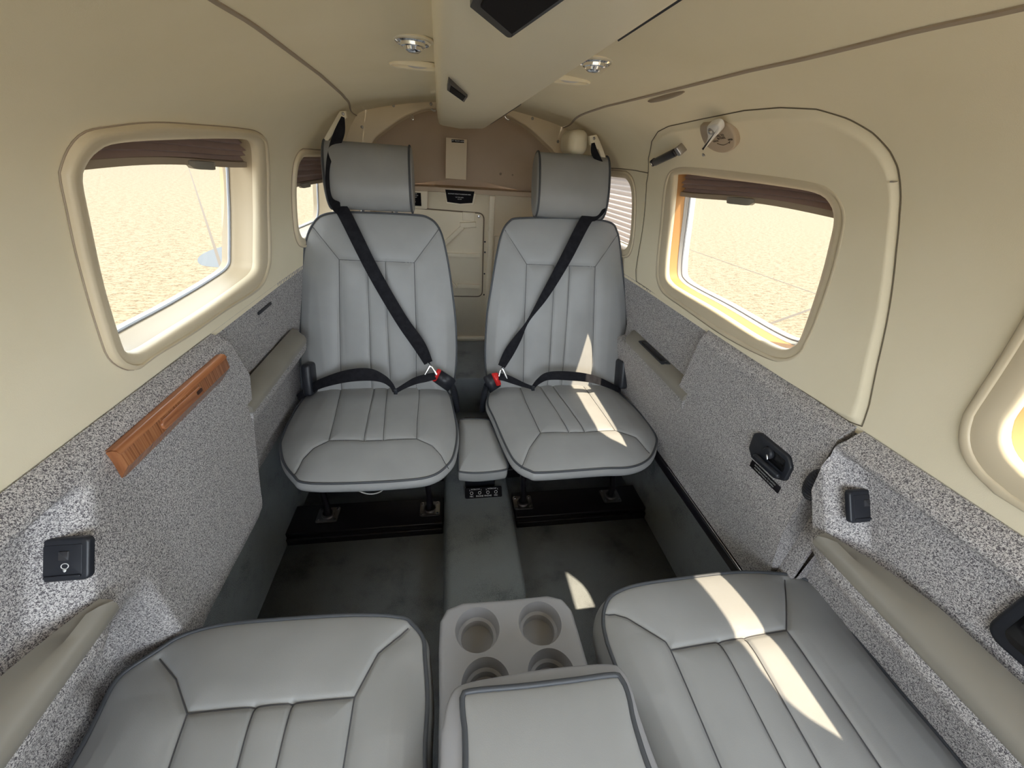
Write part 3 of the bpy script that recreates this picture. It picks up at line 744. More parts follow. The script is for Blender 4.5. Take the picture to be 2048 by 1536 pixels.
# ------------------------------------------------------------------ aft bulkhead
YB = 2.13
wa = objbm('wall_aft', rbox_bm(1.26, .02, .86, 0), BULK, None, Matrix.Translation((0, YB+.01, .70))); tag(wa, 'tan moulded rear bulkhead behind the seats', 'wall', kind='structure')
inner = [at(*p, 1, 2.095) for p in [(734,287),(768,253),(803,231),(837,219),(867,216)]]
innr = [at(*p, 1, 2.095) for p in [(994,222),(1025,236),(1059,260),(1086,287),(1103,304)]]
half = [((abs(a[0])+abs(b[0]))/2, (a[2]+b[2])/2) for a, b in zip(inner, innr[::-1])]
top = [(p[0], p[1]) for p in half]
pin = [(.44, .33), (.455, .9), (.455, 1.12), (.445, 1.22)]+top+[(.06, top[-1][1]+.012), (0, top[-1][1]+.014)]
pin = resample(catmull(pin, 8), 90)
pout = np.array([(float(np.interp(t, TT, PF[:, 0]))+.01, float(np.interp(t, TT, PF[:, 1]))+.01) for t in np.linspace(TT[30*2], TT[-1], 90)])
def full(h): return [(-x, z) for x, z in h]+[(x, z) for x, z in h[::-1][1:]]
fi, fo = full([tuple(p) for p in pin]), full([tuple(p) for p in pout])
rows = [[(x, y, z) for x, z in L_] for L_, y in ((fo, 2.078), (fi, 2.078), ([(x*.995, .7+(z-.7)*.995) for x, z in fi], 2.082), ([(x*.99, .7+(z-.7)*.99) for x, z in fi], 2.14))]
rg = objg('arch_frame', np.array(rows), mat('peach_frame', (.84, .72, .53), .5), wa, label='pale arched frame ringing the bulkhead', sharp=30)
# dome
ctr = (0, 1.18)
domec = [p for p in fi if p[1] > 1.10]
rows = []
for k in np.linspace(1.0, .02, 16):
    y = 2.13+.16*math.sqrt(max(0, 1-k*k)); rows.append([(ctr[0]+(x-ctr[0])*k, y, ctr[1]+(z-ctr[1])*k) for x, z in domec])
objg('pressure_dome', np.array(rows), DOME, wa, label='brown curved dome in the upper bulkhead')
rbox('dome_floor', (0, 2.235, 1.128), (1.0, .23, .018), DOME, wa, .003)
for nm, cc, ss in (('light_leak_cover', (0, 2.23, 1.52), (1.36, .26, .02)), ('light_leak_cover', (-.67, 2.23, .9), (.02, .26, 1.25)), ('light_leak_cover', (.67, 2.23, .9), (.02, .26, 1.25)), ('light_leak_cover', (0, 2.35, .9), (1.36, .02, 1.25))): rbox(nm, cc, ss, DOME, wa, 0)  # unseen panels added behind the bulkhead so no light leaks in
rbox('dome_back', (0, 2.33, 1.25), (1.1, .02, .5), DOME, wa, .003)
rbox('shelf_lip', (0, 2.125, 1.128), (.98, .02, .022), DOME, wa, .004)
# screws on the arch
for p in [(724,254),(787,211),(862,208),(1065,237),(1116,283)]:
    P = at(*p, 1, 2.078); o = screw('arch_screw', P, (0, -1, 0), .0062, STEEL, rg)
# moulded door, ribs
ad = thing('access_door', 'moulded tan access door with raised ribs in the rear bulkhead', 'access door', (-.1, YB, .8))
def bk(px, py, y=YB-.006): P = at(px, py, 1, y); return (P[0], P[2])
F = Matrix(((1, 0, 0, 0), (0, 0, -1, YB), (0, 1, 0, 0), (0, 0, 0, 1)))      # local xy -> world xz, +z towards the cabin
xr, zt = bk(967, 430)[0], bk(930, 421)[1]; zb_ = bk(930, 592)[1]; xl = -.36
objbm('door_leaf', prism_bm(rpoly([(xl, zb_), (xr, zb_), (xr, zt-.012), (xl, zt)], .030, 6), -.001, .006, .003), BULK, ad, F)
edge = [F @ Vector((p[0], p[1], .003)) for p in rpoly([(xl-.003, zb_-.003), (xr+.003, zb_-.003), (xr+.003, zt-.009), (xl-.003, zt+.003)], .032, 6)]
tube('door_edge_gap', [tuple(p) for p in edge], .003, mat('door_edge_shadow', (.2, .15, .1), .8), ad, 6, True)
def rib(pts, wd, h=.016):
    P = [bk(*p) for p in pts]
    for a, b in zip(P, P[1:]):
        a, b = Vector(a), Vector(b); d_ = (b-a).normalized(); n_ = Vector((-d_.y, d_.x))*wd/2
        objbm('rib', prism_bm([a-n_, b-n_, b+n_, a+n_], .003, .003+h, .005, 2), BULK, ad, F)
rib([(884, 492), (926, 453)], .022); rib([(920, 450), (952, 449)], .026)
rib([(870, 509), (960, 511)], .022); rib([(915, 571), (960, 573)], .024); rib([(925, 432), (950, 434)], .04, .012)
rib([(895, 555), (912, 575)], .02)
objbm('latch_screw', lathe_bm([(0, .004), (.006, .003), (.007, 0)], 14), STEEL, ad, F @ Matrix.Translation((*bk(958, 433), .006)))
# pillar and screws
x0, x1 = bk(973, 520)[0], bk(983, 520)[0]
p_ = objbm('pillar', prism_bm([(x0, .33), (x1, .33), (x1+.008, 1.115), (x0+.006, 1.115)], 0, .022, .008, 3), BULK, wa, F, label='raised vertical pillar right of the access door')
for p in [(970,484),(970,505),(969,548),(968,590)]:
    objbm('pillar_screw', lathe_bm([(0, .003), (.004, .002), (.0045, 0)], 12), BLACKM, wa, F @ Matrix.Translation((*bk(*p), .001)))
x0 = bk(1008, 520)[0]
objbm('edge_panel', prism_bm([(x1+.012, .7), (x1+.05, .7), (x1+.052, bk(990, 472)[1]), (x1+.014, bk(990, 472)[1])], 0, .006, .002), BULK, wa, F)
objbm('foot_strip', prism_bm([(-.5, .345), (.5, .345), (.5, .362), (-.5, .362)], 0, .012, .003), BULK, wa, F)
# placards
pl = thing('placard', 'black trapezoid placard in a tan frame at the top of the bulkhead', 'placard', (-.03, YB, 1.12), 'small black placards')
out = [bk(888, 376), bk(954, 381), bk(947, 410), bk(920, 412), bk(893, 406)]
objbm('placard_frame', prism_bm(rpoly(out, .006, 3), 0, .014, .004, 2), BULK, pl, F)
inn = [bk(890.5, 379, YB-.016), bk(949, 383, YB-.016), bk(944.5, 406, YB-.016), bk(920, 407.5, YB-.016), bk(894.5, 404, YB-.016)]
objbm('placard_plate', prism_bm(inn, .012, .0155), PLAC, pl, F)
for s_, p in (('MAXIMUM WEIGHT IN BAGGAGE AREA', (919, 388.5)), ('TO THIS AREA', (919, 395)), ('100 LBS', (919, 398.5))):
    q = bk(*p, YB-.016); text('placard_text', s_, .0062, F @ Matrix.Translation((q[0], q[1], .0158)), WHITET, pl)
pl = thing('placard', 'small black placard half hidden by the left headrest', 'placard', (-.22, YB, 1.11), 'small black placards')
q0, q1 = bk(812, 384), bk(843, 412)
objbm('placard_mount', prism_bm(rpoly([bk(800, 377), bk(855, 378), bk(855, 418), bk(800, 417)], .008, 3), 0, .010, .003), BULK, pl, F)
objbm('placard_plate', prism_bm([(q0[0], q1[1]), (q1[0], q1[1]), (q1[0], q0[1]), (q0[0], q0[1])], .009, .0115), PLAC, pl, F)
for s_, yy in (('BAGGAGE', 387), ('SECURE LOAD', 390.5), ('WITH NET', 394), ('MAX', 400), ('100 LB', 403.5)):
    q = bk(828, yy); text('placard_text', s_, .0062, F @ Matrix.Translation((q[0], q[1], .0118)), WHITET, pl)
ps = thing('bulkhead_post', 'short tan post with a small black label standing in front of the dome', 'post', (-.05, 2.13, 1.14))
pt = [bk(*p, 2.115) for p in [(892, 275), (934, 279), (932, 360), (891, 357)]]
objbm('post_body', prism_bm([(p[0], p[1]) for p in pt], .012, .075, .002), mat('tan_post', (.72, .60, .43), .6), ps, F @ Matrix.Translation((0, 0, -.06)))
lb_ = [bk(*p, 2.113) for p in [(903, 278.5), (928, 280), (928, 286), (903, 284.5)]]
objbm('label_plate', prism_bm([(p[0], p[1]) for p in lb_], .015, .0165), PLAC, ps, F)
q = bk(915.5, 282.3, 2.113); text('label_text', 'LIFT FROM HERE', .0085, F @ Matrix.Translation((q[0], q[1], .0168)), WHITET, ps)
for p in [(1001, 348), (1025, 350)]:
    P = at(*p, 1, 2.24); screw('dome_screw', P, (0, -1, 0), .006 if p[0] < 1010 else .004, TAUPE, wa)
for i, p in enumerate([(822, 232), (866, 220), (1015, 238)]):
    P = at(*p, 1, 2.10); P = np.array(P)
    lb = ('small chrome snap hook hanging left under the arch', 'small white clip under the arch beside the overhead console', 'small chrome clip under the right side of the arch')[i]
    hk = [P+np.array(q_) for q_ in [(-.004, 0, .022), (-.004, 0, .004), (.002, 0, -.008), (.008, 0, -.014), (.010, 0, -.004), (.004, 0, .004)]] if i == 0 else [P+np.array(q_) for q_ in [(-.012, 0, .010), (-.006, 0, .002), (.004, 0, -.002), (.012, 0, .000)]]
    o = tube('hook', catmull(hk, 4), .0028 if i == 0 else .004, CHROME if i != 1 else WHITE, None, 8); tag(o, lb, 'hook', 'clips under the bulkhead arch')

# ------------------------------------------------------------------ upholstery
def segdist(P, segs):
    d = np.full(P.shape[:-1], 9.0)
    for s_ in segs:
        for a, b in zip(s_, s_[1:]):
            a = np.array(a); b = np.array(b); ab = b-a; t = np.clip(((P-a)@ab)/(ab@ab+1e-12), 0, 1)
            d = np.minimum(d, np.linalg.norm(P-(a+t[..., None]*ab), axis=-1))
    return d
def cushion(name, parent, outline, O, ex, ey, en, thick, crown, seams, inner=None, pip=.0034, bulge=.010, taper=.94, nth=420, nr=64, extra=None, pw=2.6, groove=.0045, label=None, m=None, seam_r=.0011):
    """padded leather panel: outline (u,v) is its piping line; O, ex, ey, en place it"""
    m = m or LEATHER
    A, c = angloop(outline, nth)
    O, ex, ey, en = [np.array(q, float) for q in (O, ex, ey, en)]
    def H(P, r):
        h = crown*(1-r**pw)**.75
        if extra is not None: h = h+extra(P)*np.clip((1-r)/.12, 0, 1)
        d = segdist(P, seams)
        h = h-groove*np.exp(-(d/.0045)**2)*np.clip((1-r)/.03, 0, 1)
        h = h-groove*1.0*np.exp(-(d/.020)**2)*np.clip((1-r)/.08, 0, 1)
        if inner:
            d2 = segdist(P, inner); h = h-groove*.9*np.exp(-(d2/.004)**2)-groove*.4*np.exp(-(d2/.014)**2)
        return h
    def W(P, h): return O+P[..., :1]*ex+P[..., 1:2]*ey+np.asarray(h)[..., None]*en
    rs = np.concatenate([np.linspace(0.02, .9, nr), np.linspace(.915, 1, 10)])
    rows = []
    for r in rs:
        P = c+(A-c)*r; rows.append(W(P, H(P, np.full(len(P), r))))
    for q in np.linspace(0, 1, 12)[1:]:
        k = 1+(bulge/.25)*math.sin(min(1, q*1.0)*math.pi*.8)-(1-taper)*q**3
        P = c+(A-c)*k; rows.append(W(P, np.full(len(P), -thick*q)))
    k0 = taper
    P = c+(A-c)*k0*.8; rows.append(W(P, np.full(len(P), -thick*1.02)))
    o = objg(name, np.array(rows), m, parent, label, closed_v=True, cap0=True, cap1=True)
    P = c+(A-c)*1.006
    if pip: tube('piping', W(P, np.full(len(P), .001)), pip, PIPING, o, 8, True, label='dark grey piping')
    def rad(P):
        d_ = P-c; a = np.arctan2(d_[..., 1], d_[..., 0]); aa = np.arctan2(A[:, 1]-c[1], A[:, 0]-c[0]); rr = np.hypot(A[:, 0]-c[0], A[:, 1]-c[1])
        oo = np.argsort(aa); return np.hypot(d_[..., 0], d_[..., 1])/np.interp(a, aa[oo], rr[oo], period=2*math.pi)
    for grp, rr in ((seams, seam_r), (inner or [], seam_r*.8)):
        for s_ in grp:
            Q = resample(np.array(s_, float), 60)
            r_ = np.clip(rad(Q), 0, .995); tube('seam', W(Q, H(Q, r_)+.0008), rr, SEAM, o, 5)
    return o
def leg_plate(parent, x, y, top, dark=True, sz=.078):
    z = .058
    o = objbm('floor_plate', prism_bm(rrect(sz, sz*.92, .008), 0, .003, .001), STEEL, parent, Matrix.Translation((x, y, z-.006)), 'square steel floor plate with bolts')
    objbm('socket_ring', lathe_bm([(.024, 0), (.023, .008), (.018, .010), (.015, .004)], 24), STEEL, o, Matrix.Translation((x, y, z-.003)))
    for dx in (-1, 1):
        for dy in (-1, 1):
            objbm('bolt', lathe_bm([(0, .006), (.004, .005), (.0052, .003), (.0055, 0)], 10), CHROME, o, Matrix.Translation((x+dx*.029, y+dy*.026, z-.003)))
    path = [(x, y, z), (x, y+.004, z+.05), (x-.004, y+.015, z+.12), (x, y+.02, top)]
    tube('leg', catmull([np.array(p) for p in path], 6), [.013]*6+[.011]*6+[.014]*7, BLACKM, parent, 12)

TH = math.atan2(.20, .63); BN = np.array([0, -math.cos(TH), math.sin(TH)]); BU = np.array([0, math.sin(TH), math.cos(TH)]); BX = np.array([1.0, 0, 0])
BO = np.array([0, 1.40, .47])
def buv(px, py): P = on_plane(px, py, BO, BN); return (P[0], float((P-BO)@BU))
def zxy(z): return lambda px, py: tuple(at(px, py, 2, z)[:2])

def rear_seat(side, label, back_px, back_seams, back_inner, cush_px, cush_seams, cush_inner, head_px, legs):
    cx = side*.345
    r = thing('cabin_seat', label, 'seat', (cx, 1.2, 0), 'grey leather cabin seats')
    bo = [buv(*p) for p in back_px]
    c = np.mean(bo, 0); c[1] = .3
    bo = [tuple(c+(np.array(p)-c)*.972) for p in bo]
    seams = [[buv(*p) for p in s_] for s_ in back_seams]; inn = [[buv(*p) for p in s_] for s_ in back_inner]
    xm = np.mean([p[0] for s_ in seams for p in s_])
    bk_ = cushion('backrest', r, bo, BO, BX, BU, BN, .085, .026, seams, inn, extra=lambda P: .012*np.clip((np.abs(P[..., 0]-xm)-.13)/.08, 0, 1)*np.clip((.5-P[..., 1])/.2, 0, 1), bulge=.004, taper=.93)
    zc = zxy(.448); co = [zc(*p) for p in cush_px]
    zc2 = zxy(.466); cs = [[zc2(*p) for p in s_] for s_ in cush_seams]; ci = [[zc2(*p) for p in s_] for s_ in cush_inner]
    cushion('seat_cushion', r, co, (0, 0, .438), (1, 0, 0), (0, 1, 0), (0, 0, 1), .043, .030, cs, ci, extra=lambda P: .006*np.clip((P[..., 1]-.95)/.1, 0, 1)*np.clip((np.abs(P[..., 0]-cx)-.15)/.06, 0, 1), taper=.93, bulge=.010)
    # headrest: a fat D shaped roll
    (x0, v0), (x1, v1) = head_px
    hc, hh = (v0+v1)/2, (v1-v0)/2
    prof = []
    for a in np.linspace(0, 2*math.pi, 72, endpoint=False):
        ca, sa = math.cos(a), math.sin(a); d_ = (.062 if ca > 0 else .060)*abs(ca)**.85*(1 if ca > 0 else -1)
        prof.append((d_, hh*math.copysign(abs(sa)**.80, sa)))
    rows = []
    xs = np.linspace(x0, x1, 30)
    def sec(x, k): return [tuple(BO+BX*x+BU*(hc+v*k)+BN*(d_*k+.012)) for d_, v in prof]
    rows = [sec(x0-.006*side*0, .3), sec(x0-.008, .7), sec(x0-.006, .93), sec(x0-.002, .985)]+[sec(x, 1+.012*math.sin(math.pi*(x-x0)/(x1-x0))) for x in xs]+[sec(x1+.002, .985), sec(x1+.006, .93), sec(x1+.008, .7), sec(x1, .3)]
    h = objg('headrest', np.array(rows), LEATHER, r, closed_v=True, cap0=True, cap1=True)
    for x in (x0+.001, x1-.001): tube('piping', sec(x, 1.012), .0038, PIPING, h, 8, True, label='dark grey piping')
    for x in (cx-.06, cx+.06): tube('headrest_post', [tuple(BO+BX*x+BU*v-BN*.03) for v in (.56, .68)], .006, STEEL, r, 10)
    rbox('seat_pan', (cx, 1.16, .345), (.44, .34, .03), BLACKM, r, .006)
    for lx, ly in legs: leg_plate(r, lx, ly, .37)
    for dx in (-.19, .19): rbox('rear_leg', (cx+dx, 1.36, .20), (.030, .030, .29), BLACKM, r, .004)
    return r, h

LB = [(597,700),(598,600),(600,540),(608,480),(622,445),(645,425),(700,420),(822,425),(860,432),(882,455),(895,500),(905,560),(915,650),(915,740),(902,800),(880,812),(640,812),(605,800)]
LBs = [[(622,450),(680,520)],[(880,455),(829,526)],[(680,520),(829,526)],[(680,520),(682,650),(685,785)],[(829,526),(833,650),(833,785)]]
LBi = [[(737,522),(741,650),(745,785)],[(772,524),(777,650),(783,785)]]
LC = [(561,887),(567,919),(587,946),(610,960),(696,961),(813,955),(864,946),(892,927),(907,903),(913,856),(903,802),(896,782),(880,768),(830,760),(740,757),(660,762),(630,776),(606,794),(583,829),(565,868)]
LCs = [[(683,765),(678,790),(668,835),(657,874)],[(838,765),(838,790),(834,840),(833,872)],[(657,876),(745,877),(833,872)],[(657,876),(625,890),(603,908),(583,937)],[(833,872),(864,884),(882,900),(897,924)]]
LCi = [[(749,765),(745,790),(727,877)],[(776,765),(773,790),(766,875)]]
hL = ((-.503, .642), (-.222, .855))
seatL, headL = rear_seat(-1, 'grey leather rear seat on the left with black belt across it, in shade', LB, LBs, LBi, LC, LCs, LCi, hL, [(-.569, 1.122), (-.187, 1.118)])
RB = [(1255,610),(1255,700),(1242,790),(1225,812),(1010,812),(985,800),(968,740),(970,640),(980,570),(990,510),(1000,465),(1015,440),(1040,432),(1150,432),(1220,440),(1237,460),(1243,490),(1248,540)]
RBs = [[(1010,460),(1052,529)],[(1235,470),(1188,534)],[(1052,529),(1188,534)],[(1052,529),(1047,650),(1045,785)],[(1188,534),(1184,650),(1180,785)]]
RBi = [[(1107,531),(1101,650),(1093,785)],[(1137,533),(1130,650),(1120,785)]]
RC = [(976,802),(989,833),(1013,888),(1032,919),(1060,936),(1087,940),(1204,932),(1263,929),(1298,913),(1312,886),(1310,864),(1282,825),(1247,790),(1225,772),(1190,760),(1100,757),(1020,762),(985,776)]
RCs = [[(1040,765),(1052,800),(1081,860)],[(1168,765),(1185,792),(1231,856)],[(1081,861),(1160,861),(1231,856)],[(1081,861),(1060,888),(1043,924)],[(1231,856),(1274,868),(1303,893)]]
RCi = [[(1080,765),(1092,788),(1138,860)],[(1105,765),(1118,787),(1170,859)]]
hR = ((.236, .648), (.503, .868))
seatR, headR = rear_seat(1, 'grey leather rear seat on the right with sunlight patches on it', RB, RBs, RBi, RC, RCs, RCi, hR, [(.187, 1.118), (.569, 1.122)])
# white cable loop under the left seat
cb = [at(*p, 1, 1.0) for p in [(704, 972), (720, 983), (740, 988), (760, 984), (774, 971)]]
o = tube('cable', catmull(cb, 5), .0022, WHITE, None, 6); tag(o, 'thin white cable loop hanging under the left rear seat', 'cable')

# near seats -----------------------------------------------------------------------
def near_seat(side, label, out_px, extra_w, seams, inner, z=.50):
    cx = side*(.385 if side < 0 else .44)
    r = thing('cabin_seat', label, 'seat', (cx, .2, 0), 'grey leather cabin seats')
    f = zxy(z); fs = zxy(z+.012)
    co = [f(*p) for p in out_px]+extra_w
    def ext(s_):
        q = [fs(*p) if not isinstance(p[0], float) else p for p in s_]; return q
    cushion('seat_cushion', r, co, (0, 0, z-.006), (1, 0, 0), (0, 1, 0), (0, 0, 1), .10, .026, [ext(s_) for s_ in seams], [ext(s_) for s_ in inner], nth=560, nr=90, bulge=.014, taper=.93, extra=lambda P: .010*np.clip((np.abs(P[..., 0]-cx)-.13)/.06, 0, 1)*np.clip((.36-P[..., 1])/.1, 0, 1), pip=.0036, groove=.0050)
    rbox('seat_base', (cx, .16, .19), (.36, .36, .38), BLACKM, r, .01)
    return r
NL = [(137,1536),(191,1436),(219,1378),(246,1344),(308,1303),(359,1272),(424,1252),(513,1241),(700,1229),(800,1233),(823,1247),(844,1274),(848,1312),(853,1400),(848,1536)]
NLs = [[(310,1306),(347,1352),(372,1424)],[(815,1245),(755,1300),(708,1392)],[(372,1424),(708,1392)],[(372,1424),(335,1536),(-.50,.0)],[(708,1392),(685,1536),(-.245,.0)]]
NLi = [[(507,1412),(475,1536),(-.40,.0)],[(583,1405),(553,1536),(-.335,.0)]]
near_seat(-1, 'grey leather seat cushion at the near left of the photo', NL, [(-.125,.08),(-.13,-.03),(-.2,-.06),(-.5,-.06),(-.60,-.03),(-.625,.10)], NLs, NLi)
NR = [(1234,1329),(1213,1268),(1209,1233),(1216,1203),(1234,1184),(1280,1168),(1368,1155),(1480,1143),(1575,1147),(1609,1156),(1633,1169),(1657,1197),(1711,1268),(1793,1370),(1929,1531)]
NRs = [[(1213,1219),(1234,1218),(1257,1227),(1333,1280),(1343,1297)],[(1577,1149),(1577,1200),(1575,1258)],[(1343,1297),(1460,1278),(1575,1258)],[(1343,1297),(1445,1536),(.29,.0)],[(1575,1258),(1710,1455),(1765,1536),(.56,.0)]]
NRi = [[(1440,1282),(1570,1536),(.385,.0)],[(1493,1275),(1640,1536),(.45,.0)]]
near_seat(1, 'grey leather seat cushion at the near right, crossed by a bright sun patch', NR, [(.66,.0),(.62,-.05),(.55,-.06),(.3,-.06),(.22,-.03),(.205,.10)], NRs, NRi)

# rails
for s_, xa, xb in ((-1, -.700, -.135), (1, .150, .700)):
    r = thing('seat_rail', 'black floor rail under the %s rear seat' % ('left' if s_ < 0 else 'right'), 'seat rail', ((xa+xb)/2, 1.1, 0))
    rbox('rail_plate', ((xa+xb)/2, 1.115, .038), (xb-xa, .135, .022), BLACKM, r, .004)
    rbox('rail_skirt', ((xa+xb)/2, 1.112, .015), (xb-xa-.004, .152, .03), BLACKM, r, .003)
    rbox('rail_plate', ((xa+xb)/2, 1.36, .03), (xb-xa, .09, .05), BLACKM, r, .004, label='rear length of the black rail')

TAN2 = mat('grey_painted_bracket', (.33, .33, .31), .5)
# small centre cushion and jack panel ------------------------------------------------
ca = thing('centre_armrest', 'small grey leather armrest cushion between the two rear seats', 'armrest', (0, 1.1, .14))
zc = zxy(.40); co = [zc(*p) for p in [(917,935),(922,943),(960,945),(1005,940),(1015,934),(1010,915),(996,880),(982,848),(976,840),(950,838),(924,839),(918,846),(917,880)]]
cushion('armrest_pad', ca, co, (0, 0, .398), (1, 0, 0), (0, 1, 0), (0, 0, 1), .040, .020, [], nth=240, nr=30, pip=.003, bulge=.004, taper=.97)
rbox('support_bracket', (.012, 1.13, .275), (.072, .006, .19), TAN2, ca, .002)
rbox('pedestal', (.012, 1.24, .23), (.12, .20, .22), BLACK, ca, .01)
jp = thing('intercom_panel', 'black intercom jack panel with four sockets on the carpeted tunnel', 'jack panel', (.02, 1.13, .13))
Fj = frame((.022, 1.095, .148), (1, 0, 0), (0, .62, .78)) 
objbm('panel_plate', prism_bm(rrect(.142, .040, .005), -.012, .003, .001), PLAC, jp, Fj)
for i, (x, nm) in enumerate(((-.047, 'MIC'), (-.016, 'PHONE'), (.016, 'PHONE'), (.047, 'MIC'))):
    objbm('socket_ring', lathe_bm([(.0045, 0), (.0045, .0010), (.0060, .0010), (.0060, 0)], 20), WHITET, jp, Fj @ Matrix.Translation((x, 0, .003)))
    text('panel_text', nm, .0085, Fj @ Matrix.Translation((x, -.0125, .0034)), WHITET, jp)
for x in (-.032, .032):
    text('panel_text', 'INTERCOM', .0068, Fj @ Matrix.Translation((x, .0135, .0033)), WHITET, jp)
    for sx in (-1, 1):
        objbm('bracket_line', prism_bm([(-.0006, 0), (.0006, 0), (.0006, .006), (-.0006, .006)], 0, .0004), WHITET, jp, Fj @ Matrix.Translation((x+sx*.022, .008, .003)))

# cup holder console and padded lid ---------------------------------------------------
ch = thing('cup_holder_console', 'grey moulded console with four round cup holders', 'cup holder', (.01, .33, 0))
zt = .485
f = zxy(zt)
co = [(-.1265, .10), f(878,1400), f(877,1300), f(880,1240), f(893,1216), f(925,1203), f(1020,1196), f(1095,1188), f(1125,1195), f(1145,1218), f(1158,1262), f(1178,1330), (.150, .10)]
bm = prism_bm([tuple(p) for p in co], .30, zt, .010, 4)
body = objbm('console_top', bm, CONS, ch)
cups = [f(955, 1258), f(1080, 1245), f(972, 1368), f(1103, 1348)]
cut = []
for (x, y) in cups:
    c_ = objbm('cut', lathe_bm([(0, -.046), (.031, -.046), (.032, -.030), (.0375, -.027), (.0405, -.006), (.0425, .0), (.046, .004), (.046, .03), (0, .03)], 48), None, None, Matrix.Translation((x, y, zt)))
    cut.append(c_)
boolean(body, cut)
body.data.materials.clear(); body.data.materials.append(CONS)
rbox('console_base', (.010, .26, .15), (.19, .34, .30), BLACK, ch, .01)
ld = thing('console_lid', 'padded grey leather console lid with dark piping at the bottom of the photo', 'console lid', (.02, .1, .5))
zl = .575; f = zxy(zl)
pts = [(-.128, -.20), f(880,1536), f(886,1450), f(900,1392), f(925,1368), f(1000,1352), f(1100,1336), f(1215,1327), f(1245,1340), f(1262,1372), f(1318,1536), (.200, -.20)]
P_ = catmull([np.array(p[:2]) for p in pts], 5, True)
cushion('lid_border', ld, [tuple(p) for p in P_], (0, 0, zl-.002), (1, 0, 0), (0, 1, 0), (0, 0, 1), .065, .008, [], nth=300, nr=30, pip=0, bulge=.004, taper=.97, m=CONS, pw=14)
f = zxy(zl+.008)
pts = [(-.100, -.17), f(932,1536), f(928,1440), f(926,1395), f(945,1384), f(1050,1374), f(1150,1362), f(1228,1352), f(1243,1362), f(1256,1392), f(1296,1536), (.170, -.17)]
cushion('lid_pad', ld, [tuple(p) for p in catmull([np.array(p[:2]) for p in pts], 5, True)], (0, 0, zl+.007), (1, 0, 0), (0, 1, 0), (0, 0, 1), .012, .008, [], nth=300, nr=30, pip=.0042, bulge=.0, taper=.99, pw=8)
rbox('lid_body', (.030, .02, .445), (.20, .46, .14), CONS, ld, .02)

# ------------------------------------------------------------------ belts
def ribbon(name, pts, widths, nrm, m, parent=None, th=.0016, n=8):
    P = catmull([np.array(p) for p in pts], n); W_ = catmull([np.array([w_, 0.0]) for w_ in widths], n)[:, 0]; Nn = catmull([np.array(q, float) for q in nrm], n)
    T = np.gradient(P, axis=0); T /= np.linalg.norm(T, axis=1)[:, None]; rows = []
    for p, t, w_, q in zip(P, T, W_, Nn):
        q = q/np.linalg.norm(q); b = np.cross(t, q); b /= np.linalg.norm(b); q = np.cross(b, t)
        rows.append([p+b*w_/2+q*th, p+b*w_*.25+q*(th+.0006), p-b*w_*.25+q*(th+.0006), p-b*w_/2+q*th, p-b*w_/2-q*th, p+b*w_/2-q*th])
    return objg(name, np.array(rows), m, parent, closed_v=True, cap0=True, cap1=True, sharp=50)
def bp(px, py, off): return on_plane(px, py, BO+BN*off, BN)
def face(P): v = CAM-np.array(P); return v/np.linalg.norm(v)
def belt(side, lab, top, dg, lap, lapx, tongue, buckle, red, stalk, retr):
    r = thing('seat_belt', lab, 'seat belt', (side*.4, 1.4, 1.0))
    P = []; W_ = []; Nn = []
    for px, py, w_, yv in top: p = at(px, py, 1, yv); P.append(p); W_.append(w_); Nn.append(face(p))
    for px, py, w_, off in dg: p = bp(px, py, off); P.append(p); W_.append(w_); Nn.append(BN)
    sh = ribbon('shoulder_strap', P, W_, Nn, WEB, r)
    P = []; W_ = []; Nn = []
    for px, py, w_, off in lap: p = bp(px, py, off); P.append(p); W_.append(w_); Nn.append(face(p)+np.array([0, 0, .3]))
    ribbon('lap_strap', P, W_, Nn, WEB, r)
    P = []; W_ = []; Nn = []
    for px, py, w_, off in lapx: p = bp(px, py, off); P.append(p); W_.append(w_); Nn.append(face(p))
    ribbon('lap_strap', P, W_, Nn, WEB, r)
    p = bp(*lapx[0][:2], .105); rbox('slider', p, (.014, .012, .022), BLACK, r, .003)
    q = [bp(*p_, .098) for p_ in tongue]
    tube('belt_tongue', q, .005, CHROME, r, 8)
    q2 = [bp(tongue[1][0]+side*-2, tongue[1][1]-2, .098), bp(dg[-1][0], dg[-1][1], .08)]
    tube('tongue_loop', q2, .004, CHROME, r, 8)
    Bc = [bp(*p_, .095) for p_ in buckle]
    O_ = Bc[0]; u = Bc[1]-Bc[0]; v = Bc[3]-Bc[0]; n_ = np.cross(u, v); n_ /= np.linalg.norm(n_)
    if n_@face(O_) < 0: n_ = -n_
    def quadbox(name, Q, th, m, par):
        bm = bmesh.new(); vs = [bm.verts.new(tuple(p)) for p in Q]+[bm.verts.new(tuple(p-n_*th)) for p in Q]
        bm.faces.new(vs[:4]); bm.faces.new(vs[4:][::-1])
        for i in range(4): bm.faces.new((vs[i], vs[(i+1) % 4], vs[4+(i+1) % 4], vs[4+i]))
        bmesh.ops.recalc_face_normals(bm, faces=bm.faces); bmesh.ops.bevel(bm, geom=bm.edges[:], offset=.0025, segments=2, affect='EDGES')
        return objbm(name, bm, m, par)
    bu = quadbox('buckle', Bc, .028, BLACK, r)
    quadbox('release_button', [bp(*p_, .098) for p_ in red], .020, RED, bu)
    sp = [bp(*p_, o_) for p_, o_ in stalk]; tube('buckle_stalk', catmull(sp, 5), .013, BLACK, r, 10)
    p = np.array([side*.618, 1.37, .515]); 
    rt = objbm('retractor', rbox_bm(.035, .09, .12, .012), BLACK, r, Matrix.Translation(tuple(p)) @ Matrix.Rotation(-.3, 4, 'X'))
    return r
